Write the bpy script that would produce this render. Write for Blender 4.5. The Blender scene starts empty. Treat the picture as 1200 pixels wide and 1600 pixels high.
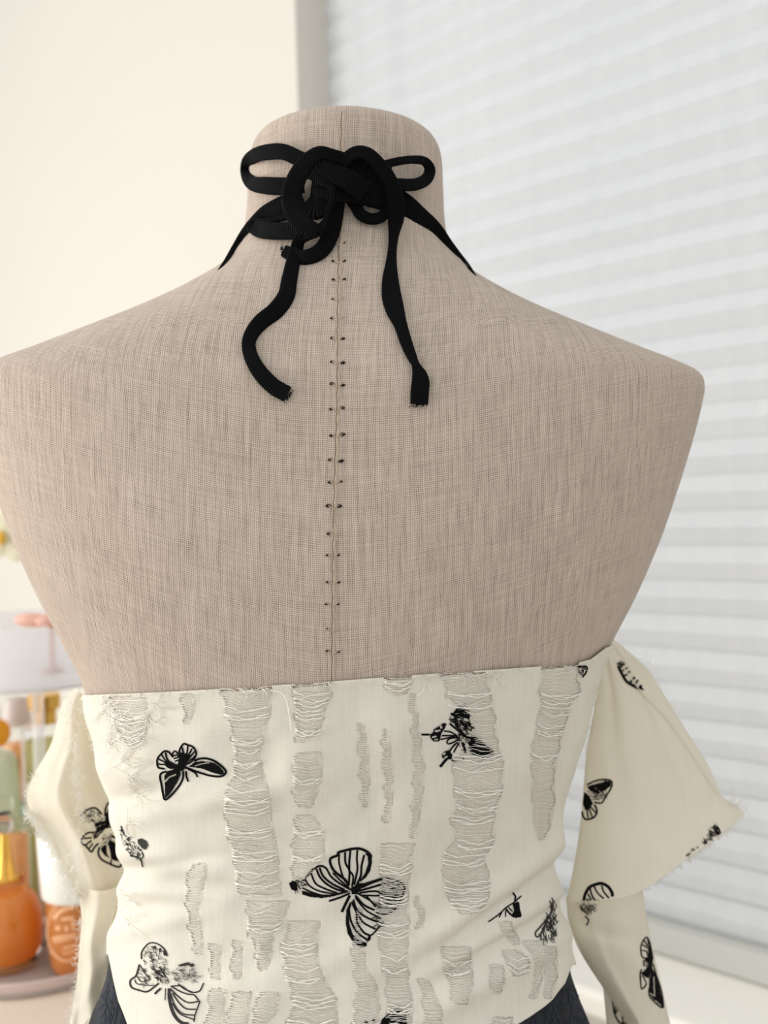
import bpy, bmesh, math, random
import numpy as np
from mathutils import Vector, Matrix
from mathutils.bvhtree import BVHTree

random.seed(7)
np.random.seed(7)
scene = bpy.context.scene
COL = scene.collection

# ------------------------------------------------------------------ camera
F = 1500.0                      # focal length in pixels of the 1200x1600 frame
ROLL = 0.031
CAM = Vector((0, 0, 1.25))
cam_d = bpy.data.cameras.new('camera')
cam_d.sensor_fit = 'VERTICAL'
cam_d.sensor_height = 36.0
cam_d.lens = F / 1600.0 * 36.0
cam_d.clip_start = 0.02
cam_d.dof.use_dof = True
cam_d.dof.focus_distance = 0.47
cam_d.dof.aperture_fstop = 6.6
cam = bpy.data.objects.new('camera', cam_d)
COL.objects.link(cam)
MR = Matrix.Rotation(ROLL, 4, 'Y')           # body frame (leaning form) -> world
M4 = Matrix.Translation(CAM) @ MR
cam.matrix_world = M4 @ Matrix.Rotation(math.pi / 2, 4, 'X')
scene.camera = cam

# ------------------------------------------------------------------ light
world = bpy.data.worlds.new('world')
scene.world = world
world.use_nodes = True
world.node_tree.nodes['Background'].inputs[0].default_value = (0.97, 0.985, 1.0, 1)
world.node_tree.nodes['Background'].inputs[1].default_value = 0.98


def area(name, loc, target, sx, sy, power, color):
    l = bpy.data.lights.new(name, 'AREA')
    l.shape = 'RECTANGLE'
    l.size = sx
    l.size_y = sy
    l.energy = power
    l.color = color
    o = bpy.data.objects.new(name, l)
    COL.objects.link(o)
    o.location = loc
    o.rotation_euler = (Vector(target) - Vector(loc)).to_track_quat('-Z', 'Y').to_euler()
    return o


# daylight from the big window on the left side of the room
area('left_window_daylight', (-2.1, 0.35, 1.35), (0.0, 0.7, 1.05), 1.5, 1.5, 40, (1.0, 0.96, 0.90))
# daylight standing outside the blind
area('outside_daylight', (1.6, 2.6, 2.2), (0.3, 1.2, 1.4), 2.2, 2.2, 20, (0.93, 0.97, 1.0))

scene.view_settings.view_transform = 'Standard'
scene.view_settings.look = 'None'
scene.view_settings.exposure = 0.0
scene.view_settings.gamma = 1.0
scene.view_settings.use_curve_mapping = False

# ------------------------------------------------------------------ materials


def srgb(r, g, b):
    def c(v):
        v /= 255.0
        return v / 12.92 if v <= 0.04045 else ((v + 0.055) / 1.055) ** 2.4
    return (c(r), c(g), c(b), 1.0)


class NT:
    def __init__(self, name):
        self.m = bpy.data.materials.new(name)
        self.m.use_nodes = True
        self.t = self.m.node_tree
        self.b = self.t.nodes['Principled BSDF']
        self.out = self.t.nodes['Material Output']

    def n(self, kind, **kw):
        nd = self.t.nodes.new(kind)
        for k, v in kw.items():
            if k.startswith('i_'):
                nd.inputs[k[2:].replace('_', ' ')].default_value = v
            else:
                setattr(nd, k, v)
        return nd

    def l(self, a, b):
        self.t.links.new(a, b)

    def math(self, op, a, b=None, c=None):
        nd = self.t.nodes.new('ShaderNodeMath')
        nd.operation = op
        for i, v in enumerate((a, b, c)):
            if v is None:
                continue
            if isinstance(v, (int, float)):
                nd.inputs[i].default_value = v
            else:
                self.l(v, nd.inputs[i])
        return nd.outputs[0]

    def mix(self, fac, a, b):
        nd = self.t.nodes.new('ShaderNodeMix')
        nd.data_type = 'RGBA'
        for sock, v in ((nd.inputs[0], fac), (nd.inputs[6], a), (nd.inputs[7], b)):
            if isinstance(v, (int, float)):
                sock.default_value = v
            elif isinstance(v, tuple):
                sock.default_value = v
            else:
                self.l(v, sock)
        return nd.outputs[2]

    def noise(self, vec, scale, detail=2.0, rough=0.5):
        nd = self.n('ShaderNodeTexNoise')
        nd.inputs['Scale'].default_value = scale
        nd.inputs['Detail'].default_value = detail
        nd.inputs['Roughness'].default_value = rough
        if vec is not None:
            self.l(vec, nd.inputs['Vector'])
        return nd.outputs['Fac']

    def mapping(self, vec, scale):
        nd = self.n('ShaderNodeMapping')
        nd.inputs['Scale'].default_value = scale
        self.l(vec, nd.inputs['Vector'])
        return nd.outputs[0]

    def bump(self, h, strength, dist):
        nd = self.n('ShaderNodeBump')
        nd.inputs['Strength'].default_value = strength
        nd.inputs['Distance'].default_value = dist
        self.l(h, nd.inputs['Height'])
        self.l(nd.outputs[0], self.b.inputs['Normal'])
        return nd.outputs[0]

    def ramp(self, fac, lo, hi):
        nd = self.n('ShaderNodeMapRange')
        nd.inputs['From Min'].default_value = lo
        nd.inputs['From Max'].default_value = hi
        self.l(fac, nd.inputs['Value'])
        return nd.outputs[0]


def plain(name, col, rough=0.6, noise_amt=0.06, scale=30, spec=0.3, metal=0.0, bump=0.0):
    t = NT(name)
    tc = t.n('ShaderNodeTexCoord').outputs['Object']
    nz = t.noise(tc, scale, 3)
    dark = tuple(c * (1 - noise_amt * 2) for c in col[:3]) + (1,)
    t.l(t.mix(nz, dark, col), t.b.inputs['Base Color'])
    t.b.inputs['Roughness'].default_value = rough
    t.b.inputs['Specular IOR Level'].default_value = spec
    t.b.inputs['Metallic'].default_value = metal
    if bump:
        t.bump(nz, 0.5, bump)
    return t.m


def mat_linen(name='linen'):
    t = NT(name)
    uv = t.n('ShaderNodeUVMap').outputs[0]
    warp = t.n('ShaderNodeTexNoise')
    warp.inputs['Scale'].default_value = 60
    warp.inputs['Detail'].default_value = 2
    t.l(uv, warp.inputs['Vector'])
    add = t.n('ShaderNodeVectorMath', operation='MULTIPLY_ADD')
    t.l(warp.outputs['Color'], add.inputs[0])
    add.inputs[1].default_value = (0.0030, 0.0030, 0)
    t.l(uv, add.inputs[2])
    sep = t.n('ShaderNodeSeparateXYZ')
    t.l(add.outputs[0], sep.inputs[0])
    P = 0.00098
    u = t.math('DIVIDE', sep.outputs[0], P)
    v = t.math('DIVIDE', sep.outputs[1], P)
    hu = t.math('ABSOLUTE', t.math('SINE', t.math('MULTIPLY', u, math.pi)))
    hv = t.math('ABSOLUTE', t.math('SINE', t.math('MULTIPLY', v, math.pi)))
    par = t.math('MODULO', t.math('ADD', t.math('FLOOR', u), t.math('FLOOR', v)), 2.0)
    par = t.math('ABSOLUTE', par)
    # thread that lies on top in this cell
    top = t.math('ADD', t.math('MULTIPLY', hu, par), t.math('MULTIPLY', hv, t.math('SUBTRACT', 1.0, par)))
    gap = t.math('MULTIPLY', t.math('SUBTRACT', 1.0, hu), t.math('SUBTRACT', 1.0, hv))
    # thick and thin threads
    nu = t.noise(t.mapping(uv, (900, 22, 1)), 1.0, 2)
    nv = t.noise(t.mapping(uv, (30, 900, 1)), 1.0, 2)
    slub = t.math('ADD', t.math('MULTIPLY', nu, 0.62), t.math('MULTIPLY', nv, 0.38))
    big = t.noise(uv, 9, 2)
    h = t.math('SUBTRACT', t.math('ADD', t.math('MULTIPLY', top, 0.55), t.math('MULTIPLY', slub, 1.5)),
               t.math('MULTIPLY', gap, 0.9))
    fac = t.ramp(h, 0.3, 1.5)
    col = t.mix(fac, srgb(126, 109, 96), srgb(216, 200, 184))
    col = t.mix(t.ramp(big, 0.3, 0.8), col, t.mix(0.25, col, srgb(205, 188, 170)))
    nu2 = t.noise(t.mapping(uv, (520, 60, 1)), 1.0, 2)
    open_ = t.n('ShaderNodeMapRange', clamp=True)
    open_.inputs['From Min'].default_value = 0.48
    open_.inputs['From Max'].default_value = 0.68
    t.l(nu2, open_.inputs['Value'])
    col = t.mix(t.math('MULTIPLY', t.math('POWER', gap, 0.7), open_.outputs[0]), col, srgb(70, 56, 46))
    t.l(col, t.b.inputs['Base Color'])
    t.b.inputs['Roughness'].default_value = 0.9
    t.b.inputs['Specular IOR Level'].default_value = 0.12
    t.b.inputs['Sheen Weight'].default_value = 0.25
    t.b.inputs['Sheen Tint'].default_value = srgb(240, 230, 220)
    t.bump(h, 0.35, 0.0006)
    return t.m


def mat_cloth(name, col, dark, transl=0.25, weave=0.0006, warm=(0.95, 0.86, 0.68, 1)):
    t = NT(name)
    tc = t.n('ShaderNodeTexCoord').outputs['Object']
    sep = t.n('ShaderNodeSeparateXYZ')
    t.l(tc, sep.inputs[0])
    a = t.math('SINE', t.math('MULTIPLY', sep.outputs[0], 2 * math.pi / weave))
    b = t.math('SINE', t.math('MULTIPLY', sep.outputs[2], 2 * math.pi / weave))
    w = t.math('MULTIPLY', t.math('ADD', a, b), 0.25)
    nz = t.noise(tc, 45, 4)
    streak = t.noise(t.mapping(tc, (600, 30, 30)), 1.0, 2)
    f = t.math('ADD', t.math('MULTIPLY', nz, 0.5), t.math('MULTIPLY', streak, 0.4))
    f = t.math('ADD', f, t.math('MULTIPLY', w, 0.22))
    cc = t.mix(t.ramp(f, 0.2, 0.75), dark, col)
    t.l(cc, t.b.inputs['Base Color'])
    t.b.inputs['Roughness'].default_value = 0.9
    t.b.inputs['Specular IOR Level'].default_value = 0.1
    nn = t.bump(t.math('ADD', w, t.math('MULTIPLY', nz, 2.0)), 0.3, 0.0012)
    if transl:
        tr = t.n('ShaderNodeBsdfTranslucent')
        tr.inputs[0].default_value = warm
        t.l(nn, tr.inputs['Normal'])
        mx = t.n('ShaderNodeMixShader')
        mx.inputs[0].default_value = transl
        t.l(t.b.outputs[0], mx.inputs[1])
        t.l(tr.outputs[0], mx.inputs[2])
        t.l(mx.outputs[0], t.out.inputs['Surface'])
    return t.m


def mat_blind():
    t = NT('blind_paper')
    tc = t.n('ShaderNodeTexCoord').outputs['Object']
    oi = t.n('ShaderNodeObjectInfo').outputs['Random']
    fib = t.noise(t.mapping(tc, (60, 60, 18)), 1.0, 4, 0.6)
    cloud = t.noise(tc, 7, 3)
    f = t.math('ADD', t.math('MULTIPLY', fib, 0.5), t.math('MULTIPLY', cloud, 0.5))
    f = t.math('ADD', f, t.math('MULTIPLY', oi, 0.06))
    c = t.mix(t.ramp(f, 0.3, 0.7), srgb(209, 211, 212), srgb(224, 224, 223))
    t.l(c, t.b.inputs['Base Color'])
    t.b.inputs['Roughness'].default_value = 0.85
    t.b.inputs['Specular IOR Level'].default_value = 0.1
    nn = t.bump(fib, 0.25, 0.002)
    tr = t.n('ShaderNodeBsdfTranslucent')
    tr.inputs[0].default_value = srgb(236, 240, 244)
    t.l(nn, tr.inputs['Normal'])
    mx = t.n('ShaderNodeMixShader')
    mx.inputs[0].default_value = 0.3
    t.l(t.b.outputs[0], mx.inputs[1])
    t.l(tr.outputs[0], mx.inputs[2])
    t.l(mx.outputs[0], t.out.inputs['Surface'])
    return t.m


def mat_ribbon():
    t = NT('ribbon_black')
    uv = t.n('ShaderNodeUVMap').outputs[0]
    sep = t.n('ShaderNodeSeparateXYZ')
    t.l(uv, sep.inputs[0])
    s = t.math('SINE', t.math('MULTIPLY', sep.outputs[1], 2 * math.pi / 0.00125))
    nz = t.noise(uv, 900, 2)
    h = t.math('ADD', s, nz)
    c = t.mix(t.ramp(h, -0.8, 1.6), srgb(1, 1, 1), srgb(9, 9, 11))
    t.l(c, t.b.inputs['Base Color'])
    t.b.inputs['Roughness'].default_value = 0.8
    t.b.inputs['Specular IOR Level'].default_value = 0.1
    t.bump(h, 0.6, 0.0006)
    return t.m


def mat_denim():
    t = NT('denim')
    tc = t.n('ShaderNodeTexCoord').outputs['Object']
    a = t.noise(t.mapping(tc, (160, 160, 28)), 1.0, 5, 0.7)
    b = t.noise(tc, 32, 3)
    f = t.math('ADD', t.math('MULTIPLY', a, 0.6), t.math('MULTIPLY', b, 0.4))
    c = t.mix(t.ramp(f, 0.38, 0.66), srgb(3, 4, 6), srgb(36, 42, 52))
    t.l(c, t.b.inputs['Base Color'])
    t.b.inputs['Roughness'].default_value = 0.85
    t.bump(a, 0.6, 0.002)
    return t.m


def mat_glass(name, tint, trans=0.9, rough=0.05, ior=1.3, alpha=None):
    t = NT(name)
    t.b.inputs['Base Color'].default_value = tint
    t.b.inputs['Transmission Weight'].default_value = trans
    t.b.inputs['Roughness'].default_value = rough
    t.b.inputs['IOR'].default_value = ior
    if alpha is not None:
        t.b.inputs['Alpha'].default_value = alpha
    return t.m


def mat_liquid(name, col, rough=0.15, transl=0.45):
    """coloured juice in a bottle: soft light passes through"""
    t = NT(name)
    tc = t.n('ShaderNodeTexCoord').outputs['Object']
    nz = t.noise(tc, 25, 2)
    dark = tuple(c * 0.8 for c in col[:3]) + (1,)
    t.l(t.mix(nz, dark, col), t.b.inputs['Base Color'])
    t.b.inputs['Roughness'].default_value = rough
    t.b.inputs['Coat Weight'].default_value = 0.4
    tr = t.n('ShaderNodeBsdfTranslucent')
    tr.inputs[0].default_value = col
    mx = t.n('ShaderNodeMixShader')
    mx.inputs[0].default_value = transl
    t.l(t.b.outputs[0], mx.inputs[1])
    t.l(tr.outputs[0], mx.inputs[2])
    t.l(mx.outputs[0], t.out.inputs['Surface'])
    return t.m


LINEN = mat_linen()
THREAD_LINEN = plain('linen_thread', srgb(196, 178, 158), 0.9, 0.1, 300, 0.1)
HOLE_DARK = plain('needle_hole', srgb(46, 38, 32), 0.95, 0.1, 300, 0.05)
CLOTH = mat_cloth('cotton_gauze', srgb(247, 243, 230), srgb(233, 227, 212), 0.16)
CLOTH_SLEEVE = mat_cloth('cotton_gauze_sleeve', srgb(248, 242, 226), srgb(234, 227, 209), 0.3, warm=(0.97, 0.93, 0.83, 1))
LINING = mat_cloth('sheer_lining', srgb(246, 241, 228), srgb(226, 219, 204), 0.15, 0.0011)
FRAY = plain('frayed_thread', srgb(250, 246, 236), 0.9, 0.04, 200, 0.1)
INK = plain('black_flock', srgb(17, 17, 17), 0.9, 0.2, 400, 0.08)
INK_GREY = plain('frayed_black_thread', srgb(70, 69, 67), 0.9, 0.3, 700, 0.08)
RIBBON = mat_ribbon()
DENIM = mat_denim()
BLIND = mat_blind()
WALL = plain('painted_wall', srgb(214, 209, 199), 0.75, 0.012, 3, 0.2, bump=0.0006)
TRIM = plain('painted_trim', srgb(250, 246, 236), 0.45, 0.015, 5, 0.35)
RAIL = plain('blind_rail', srgb(196, 196, 190), 0.55, 0.03, 8, 0.3)

# ------------------------------------------------------------------ helpers


def pt(px, py, Y):
    """point of the body frame on the sight line of a photo pixel at depth Y"""
    return Vector(((px - 600.0) / F * Y, Y, -(py - 800.0) / F * Y))


def wpt(px, py, Y):
    return M4 @ pt(px, py, Y)


def proj(p):
    return 600 + F * p[0] / p[1], 800 - F * p[2] / p[1]


def mesh_obj(name, verts, faces, mat, smooth=True, uv=None):
    me = bpy.data.meshes.new(name)
    me.from_pydata([tuple(v) for v in verts], [], faces)
    me.materials.append(mat)
    if smooth:
        me.polygons.foreach_set('use_smooth', [True] * len(me.polygons))
    if uv is not None:
        lay = me.uv_layers.new(name='UVMap')
        li = np.zeros(len(me.loops), dtype=np.int32)
        me.loops.foreach_get('vertex_index', li)
        lay.data.foreach_set('uv', np.asarray(uv, dtype=np.float32)[li].ravel())
    me.update()
    o = bpy.data.objects.new(name, me)
    COL.objects.link(o)
    return o


BASE = {}


def thing(name, label, cat, base, body=False, group=None):
    """an Empty at the thing's base; base is given in the frame the parts are modelled in"""
    o = bpy.data.objects.new(name, None)
    COL.objects.link(o)
    o.empty_display_size = 0.03
    b = Vector(base)
    o.matrix_world = (M4 if body else Matrix.Identity(4)) @ Matrix.Translation(b)
    BASE[o.name] = b
    o['label'] = label
    o['category'] = cat
    if group:
        o['group'] = group
    return o


def part(name, verts, faces, mat, root, parent=None, smooth=True, uv=None, label=None, kind=None):
    b = BASE[root.name]
    o = mesh_obj(name, [Vector(v) - b for v in verts], faces, mat, smooth, uv)
    o.parent = parent or root
    if label:
        o['label'] = label
    if kind:
        o['kind'] = kind
    return o


def structure(o):
    o['kind'] = 'structure'
    return o


class MB:
    def __init__(self):
        self.v = []
        self.f = []

    def box(self, c, ax, ay, az, hx, hy, hz):
        c, ax, ay, az = Vector(c), Vector(ax), Vector(ay), Vector(az)
        n = len(self.v)
        for sx, sy, sz in ((-1, -1, -1), (1, -1, -1), (1, 1, -1), (-1, 1, -1), (-1, -1, 1), (1, -1, 1), (1, 1, 1), (-1, 1, 1)):
            self.v.append(c + ax * sx * hx + ay * sy * hy + az * sz * hz)
        for q in ((0, 3, 2, 1), (4, 5, 6, 7), (0, 1, 5, 4), (1, 2, 6, 5), (2, 3, 7, 6), (3, 0, 4, 7)):
            self.f.append(tuple(n + i for i in q))

    def lathe(self, c, prof, seg=40, ax=None, cap=True):
        """prof: list of (r, h) from bottom to top about axis through c"""
        c = Vector(c)
        az = Vector(ax) if ax is not None else Vector((0, 0, 1))
        az.normalize()
        x = az.orthogonal().normalized()
        y = az.cross(x)
        n = len(self.v)
        for r, h in prof:
            for k in range(seg):
                a = 2 * math.pi * k / seg
                self.v.append(c + az * h + (x * math.cos(a) + y * math.sin(a)) * r)
        for i in range(len(prof) - 1):
            for k in range(seg):
                k2 = (k + 1) % seg
                self.f.append((n + i * seg + k, n + i * seg + k2, n + (i + 1) * seg + k2, n + (i + 1) * seg + k))
        if cap:
            self.f.append(tuple(n + k for k in reversed(range(seg))))
            m = n + (len(prof) - 1) * seg
            self.f.append(tuple(m + k for k in range(seg)))

    def tube(self, pts, r, sides=5, r1=None):
        pts = [Vector(p) for p in pts]
        if len(pts) < 2:
            return
        n = len(self.v)
        m = len(pts)
        up = None
        for i, p in enumerate(pts):
            t = (pts[min(i + 1, m - 1)] - pts[max(i - 1, 0)])
            if t.length < 1e-9:
                t = Vector((1, 0, 0))
            t.normalize()
            if up is None:
                up = t.orthogonal().normalized()
            up = (up - t * up.dot(t))
            if up.length < 1e-6:
                up = t.orthogonal()
            up.normalize()
            w = t.cross(up)
            rr = r if r1 is None else r + (r1 - r) * i / (m - 1)
            for k in range(sides):
                a = 2 * math.pi * k / sides
                self.v.append(p + (up * math.cos(a) + w * math.sin(a)) * rr)
        for i in range(m - 1):
            for k in range(sides):
                k2 = (k + 1) % sides
                self.f.append((n + i * sides + k, n + i * sides + k2, n + (i + 1) * sides + k2, n + (i + 1) * sides + k))
        self.f.append(tuple(n + k for k in reversed(range(sides))))
        self.f.append(tuple(n + (m - 1) * sides + k for k in range(sides)))


def catmull(pts, step):
    """resample a polyline of tuples smoothly, about `step` apart in its first two coordinates"""
    P = [np.array(p, dtype=float) for p in pts]
    if len(P) == 2:
        L = np.linalg.norm((P[1] - P[0])[:2])
        k = max(2, int(L / step) + 1)
        return [tuple(P[0] + (P[1] - P[0]) * i / (k - 1)) for i in range(k)]
    out = []
    P2 = [2 * P[0] - P[1]] + P + [2 * P[-1] - P[-2]]
    for i in range(1, len(P2) - 2):
        a, b, c, d = P2[i - 1:i + 3]
        L = np.linalg.norm((c - b)[:2])
        k = max(1, int(round(L / step)))
        for j in range(k):
            t = j / k
            out.append(tuple(0.5 * (2 * b + (c - a) * t + (2 * a - 5 * b + 4 * c - d) * t * t + (3 * b - a - 3 * c + d) * t ** 3)))
    out.append(tuple(P[-1]))
    return out


def inpoly(x, y, poly):
    c = False
    j = len(poly) - 1
    for i in range(len(poly)):
        xi, yi = poly[i][0], poly[i][1]
        xj, yj = poly[j][0], poly[j][1]
        if (yi > y) != (yj > y) and x < (xj - xi) * (y - yi) / (yj - yi) + xi:
            c = not c
        j = i
    return c


def segdist(x, y, line):
    best = 1e9
    for (x0, y0), (x1, y1) in zip(line[:-1], line[1:]):
        dx, dy = x1 - x0, y1 - y0
        t = max(0, min(1, ((x - x0) * dx + (y - y0) * dy) / (dx * dx + dy * dy + 1e-9)))
        best = min(best, math.hypot(x - x0 - t * dx, y - y0 - t * dy))
    return best


class Draw:
    """flocked line work laid on a cloth surface: found on the surface along the photo's sight lines"""

    def __init__(self, bvh, ox=0, oy=0, s=1.0, lift=0.00035):
        self.bvh, self.ox, self.oy, self.s, self.lift = bvh, ox, oy, s, lift
        self.v, self.f = [], []

    def hit(self, px, py, lift=0.0):
        d = pt(px, py, 1.0)
        loc, nor, idx, dist = self.bvh.ray_cast(Vector((0, 0, 0)), d.normalized())
        if loc is None:
            return None
        if nor.dot(d) > 0:
            nor = -nor
        return loc + nor * lift

    def full(self, pts):
        return [(self.ox + p[0] / self.s, self.oy + p[1] / self.s) for p in pts]

    def stroke(self, pts, w, w1=None, raise_=0.00035):
        w = w / self.s
        w1 = w if w1 is None else w1 / self.s
        P = catmull(self.full(pts), 3.0)
        m = len(P)
        prev = None
        for i, p in enumerate(P):
            a, b = P[max(i - 1, 0)], P[min(i + 1, m - 1)]
            tx, ty = b[0] - a[0], b[1] - a[1]
            L = math.hypot(tx, ty) or 1
            nx, ny = -ty / L, tx / L
            hw = 0.5 * (w + (w1 - w) * i / max(1, m - 1))
            l = self.hit(p[0] - nx * hw, p[1] - ny * hw, self.lift)
            c = self.hit(p[0], p[1], self.lift + raise_)
            r = self.hit(p[0] + nx * hw, p[1] + ny * hw, self.lift)
            if l is None or c is None or r is None or (l - r).length > 0.012:
                prev = None
                continue
            n = len(self.v)
            self.v += [l, c, r]
            if prev is not None:
                self.f += [(prev, prev + 1, n + 1, n), (prev + 1, prev + 2, n + 2, n + 1)]
            prev = n

    def fill(self, poly, cuts=(), row=0.9):
        P = self.full(poly)
        cuts = [(self.full(c), w / self.s * 0.5) for c, w in cuts]
        ys = [p[1] for p in P]
        xs = [p[0] for p in P]
        y = min(ys) + row / 2
        while y < max(ys):
            x = min(xs)
            run = []

            def flush(run):
                if len(run) < 2:
                    return
                prev = None
                for q in run[::6] + ([run[-1]] if (len(run) - 1) % 6 else []):
                    a = self.hit(q, y - row * 0.55, self.lift + 0.0002)
                    b = self.hit(q, y + row * 0.55, self.lift + 0.0002)
                    if a is None or b is None:
                        prev = None
                        continue
                    n = len(self.v)
                    self.v += [a, b]
                    if prev is not None and (self.v[prev] - a).length < 0.01:
                        self.f.append((prev, n, n + 1, prev + 1))
                    prev = n
            while x <= max(xs):
                ok = inpoly(x, y, P) and not any(segdist(x, y, c) < w for c, w in cuts)
                if ok:
                    run.append(x)
                else:
                    flush(run)
                    run = []
                x += 0.5
            flush(run)
            y += row

    def fuzz(self, poly, n, length=6.0, ang=0.4, w=1.0, spread=0.8):
        P = self.full(poly)
        xs = [p[0] for p in P]
        ys = [p[1] for p in P]
        k = 0
        tries = 0
        s, ox, oy = self.s, self.ox, self.oy
        self.s, self.ox, self.oy = 1.0, 0, 0
        while k < n and tries < n * 20:
            tries += 1
            x, y = random.uniform(min(xs), max(xs)), random.uniform(min(ys), max(ys))
            if not inpoly(x, y, P):
                continue
            a = ang + random.gauss(0, spread)
            L = length * random.uniform(0.5, 1.3) / 2
            dx, dy = math.cos(a) * L, math.sin(a) * L
            b = random.uniform(-0.35, 0.35)
            self.stroke([(x - dx, y - dy), (x - dy * b, y + dx * b), (x + dx, y + dy)], w * random.uniform(0.7, 1.4), w * 0.6)
            k += 1
        self.s, self.ox, self.oy = s, ox, oy


# ------------------------------------------------------------------ room shell
WD = Vector((-1.1, 1.0, 0)).normalized()          # along the window wall, receding
WN = Vector((-WD.y, WD.x, 0))                      # into the room
if WN.dot(Vector((0.4, 1.05, 0))) > 0:
    WN = -WN
UP = Vector((0, 0, 1))
W0 = wpt(1200, 853, 1.05)
W0.z = 0
PITCH = 0.0405
Z_LINE = CAM.z - 0.050
Z_SILL = CAM.z - 0.5366


def wp(s, t, z):
    return W0 + WD * s + WN * t + UP * z


S_JAMB = 0.664
T_WALL = 0.057
floor = MB()
floor.box((0, 1.0, -0.02), (1, 0, 0), (0, 1, 0), (0, 0, 1), 3.5, 3.2, 0.02)
FLOOR = plain('wood_floor', srgb(186, 176, 164), 0.5, 0.1, 6)
structure(mesh_obj('floor', floor.v, floor.f, FLOOR, False))


def wbox(mb, s0, s1, t0, t1, z0, z1):
    mb.box(wp((s0 + s1) / 2, (t0 + t1) / 2, (z0 + z1) / 2), WD, WN, UP, abs(s1 - s0) / 2, abs(t1 - t0) / 2, (z1 - z0) / 2)


wall = MB()
TB = -0.12
wbox(wall, S_JAMB, 2.6, TB, T_WALL, 0, 2.7)                    # beyond the window
wbox(wall, -0.9, S_JAMB, TB, T_WALL, 0, Z_SILL - 0.03)         # below it
wbox(wall, -0.9, S_JAMB, TB, T_WALL, 2.35, 2.7)                # above it
wbox(wall, -1.5, -0.9, TB, T_WALL, 0, 2.7)
structure(mesh_obj('wall_back', wall.v, wall.f, WALL, False))

sill = MB()
# bullnosed sill board
prof = [(TB, 0), (0.122, 0)]
for k in range(1, 7):
    a = math.pi / 2 * k / 6
    prof.append((0.122 + 0.009 * math.sin(a), -0.009 + 0.009 * math.cos(a)))
prof += [(0.131, -0.024), (0.127, -0.03), (TB, -0.03)]
for s in (-0.93, S_JAMB + 0.02):
    for t_, h in prof:
        sill.v.append(wp(s, t_, Z_SILL + h))
m = len(prof)
for k in range(m):
    sill.f.append((k, (k + 1) % m, m + (k + 1) % m, m + k))
sill.f.append(tuple(range(m)))
sill.f.append(tuple(range(2 * m - 1, m - 1, -1)))
structure(mesh_obj('trim_1', sill.v, sill.f, TRIM, False))

win = MB()
for s0, s1, z0, z1 in ((-0.9, -0.85, Z_SILL, 2.35), (S_JAMB - 0.05, S_JAMB, Z_SILL, 2.35), (-0.15, -0.09, Z_SILL, 2.35),
                       (-0.9, S_JAMB, Z_SILL, Z_SILL + 0.06), (-0.9, S_JAMB, 2.29, 2.35)):
    wbox(win, s0, s1, -0.115, -0.07, z0, z1)
wf = mesh_obj('window_1', win.v, win.f, TRIM, False)
structure(wf)
PANE = NT('window_pane')
tb = PANE.n('ShaderNodeBsdfTransparent')
gl = PANE.n('ShaderNodeBsdfGlossy')
gl.inputs['Roughness'].default_value = 0.02
mx = PANE.n('ShaderNodeMixShader')
mx.inputs[0].default_value = 0.06
PANE.l(tb.outputs[0], mx.inputs[1])
PANE.l(gl.outputs[0], mx.inputs[2])
PANE.l(mx.outputs[0], PANE.out.inputs['Surface'])
for s0, s1 in ((-0.85, -0.15), (-0.09, S_JAMB - 0.05)):
    g = MB()
    wbox(g, s0, s1, -0.095, -0.089, Z_SILL + 0.06, 2.29)
    p = mesh_obj('pane', g.v, g.f, PANE.m, False)
    p.parent = wf

# ------------------------------------------------------------------ pleated blind
S0, S1 = -0.88, S_JAMB - 0.006
broot = thing('pleated_blind', 'white pleated paper window blind drawn down behind the dress form', 'blind', wp((S0 + S1) / 2, 0, Z_SILL))
NP = 60
DEP = 0.0075
pl_mesh = None
cs = []
# section of one pleat, z from 0 (valley line at its top) down to -PITCH: recessed valley, ridge, overhanging lower lip
sec = [(-DEP * 0.72, 0.0), (-DEP * 0.15, -PITCH * 0.46), (0.0, -PITCH * 0.5), (-DEP * 0.12, -PITCH * 0.54), (-DEP * 1.0, -PITCH * 0.95), (-DEP * 1.35, -PITCH * 1.03)]
NS = 24
pv, pf = [], []
b0 = Vector((0, 0, 0))
for back in (0, 1):
    for i in range(NS + 1):
        s = S0 + (S1 - S0) * i / NS
        wob = 0.0007 * math.sin(i * 1.7) + 0.0005 * math.sin(i * 0.63 + 1)
        for t_, h in sec:
            pv.append(WD * (s - (S0 + S1) / 2) + WN * (t_ + wob - back * 0.0006) + UP * h)
k = len(sec)
off = (NS + 1) * k
for i in range(NS):
    for j in range(k - 1):
        a = i * k + j
        pf.append((a, a + 1, a + k + 1, a + k))
        pf.append((off + a + k, off + a + k + 1, off + a + 1, off + a))
for i in (0, NS):
    for j in range(k - 1):
        a = i * k + j
        pf.append((a, a + 1, off + a + 1, off + a))
pl = bpy.data.meshes.new('pleat')
pl.from_pydata([tuple(v) for v in pv], [], pf)
pl.materials.append(BLIND)
Z_RAIL = Z_SILL + 0.022
ztop0 = Z_LINE + PITCH * 27
for i in range(NP):
    z = ztop0 - PITCH * i
    if z - PITCH < Z_RAIL - 0.012:
        break
    o = bpy.data.objects.new('pleat', pl)
    COL.objects.link(o)
    o.parent = broot
    o.location = (0, 0, z - Z_SILL)
zlast = z
# last folded pleats gathered on the rail, and the bottom rail itself
mb = MB()
wbox(mb, S0, S1, -0.012, 0.006, Z_SILL + 0.001, max(Z_RAIL, zlast - 0.001))
ro = part('bottom_rail', mb.v, mb.f, RAIL, broot, smooth=False)
bm = bmesh.new()
bm.from_mesh(ro.data)
bmesh.ops.bevel(bm, geom=bm.edges[:], offset=0.003, segments=2, affect='EDGES')
bm.to_mesh(ro.data)
bm.free()

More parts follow.
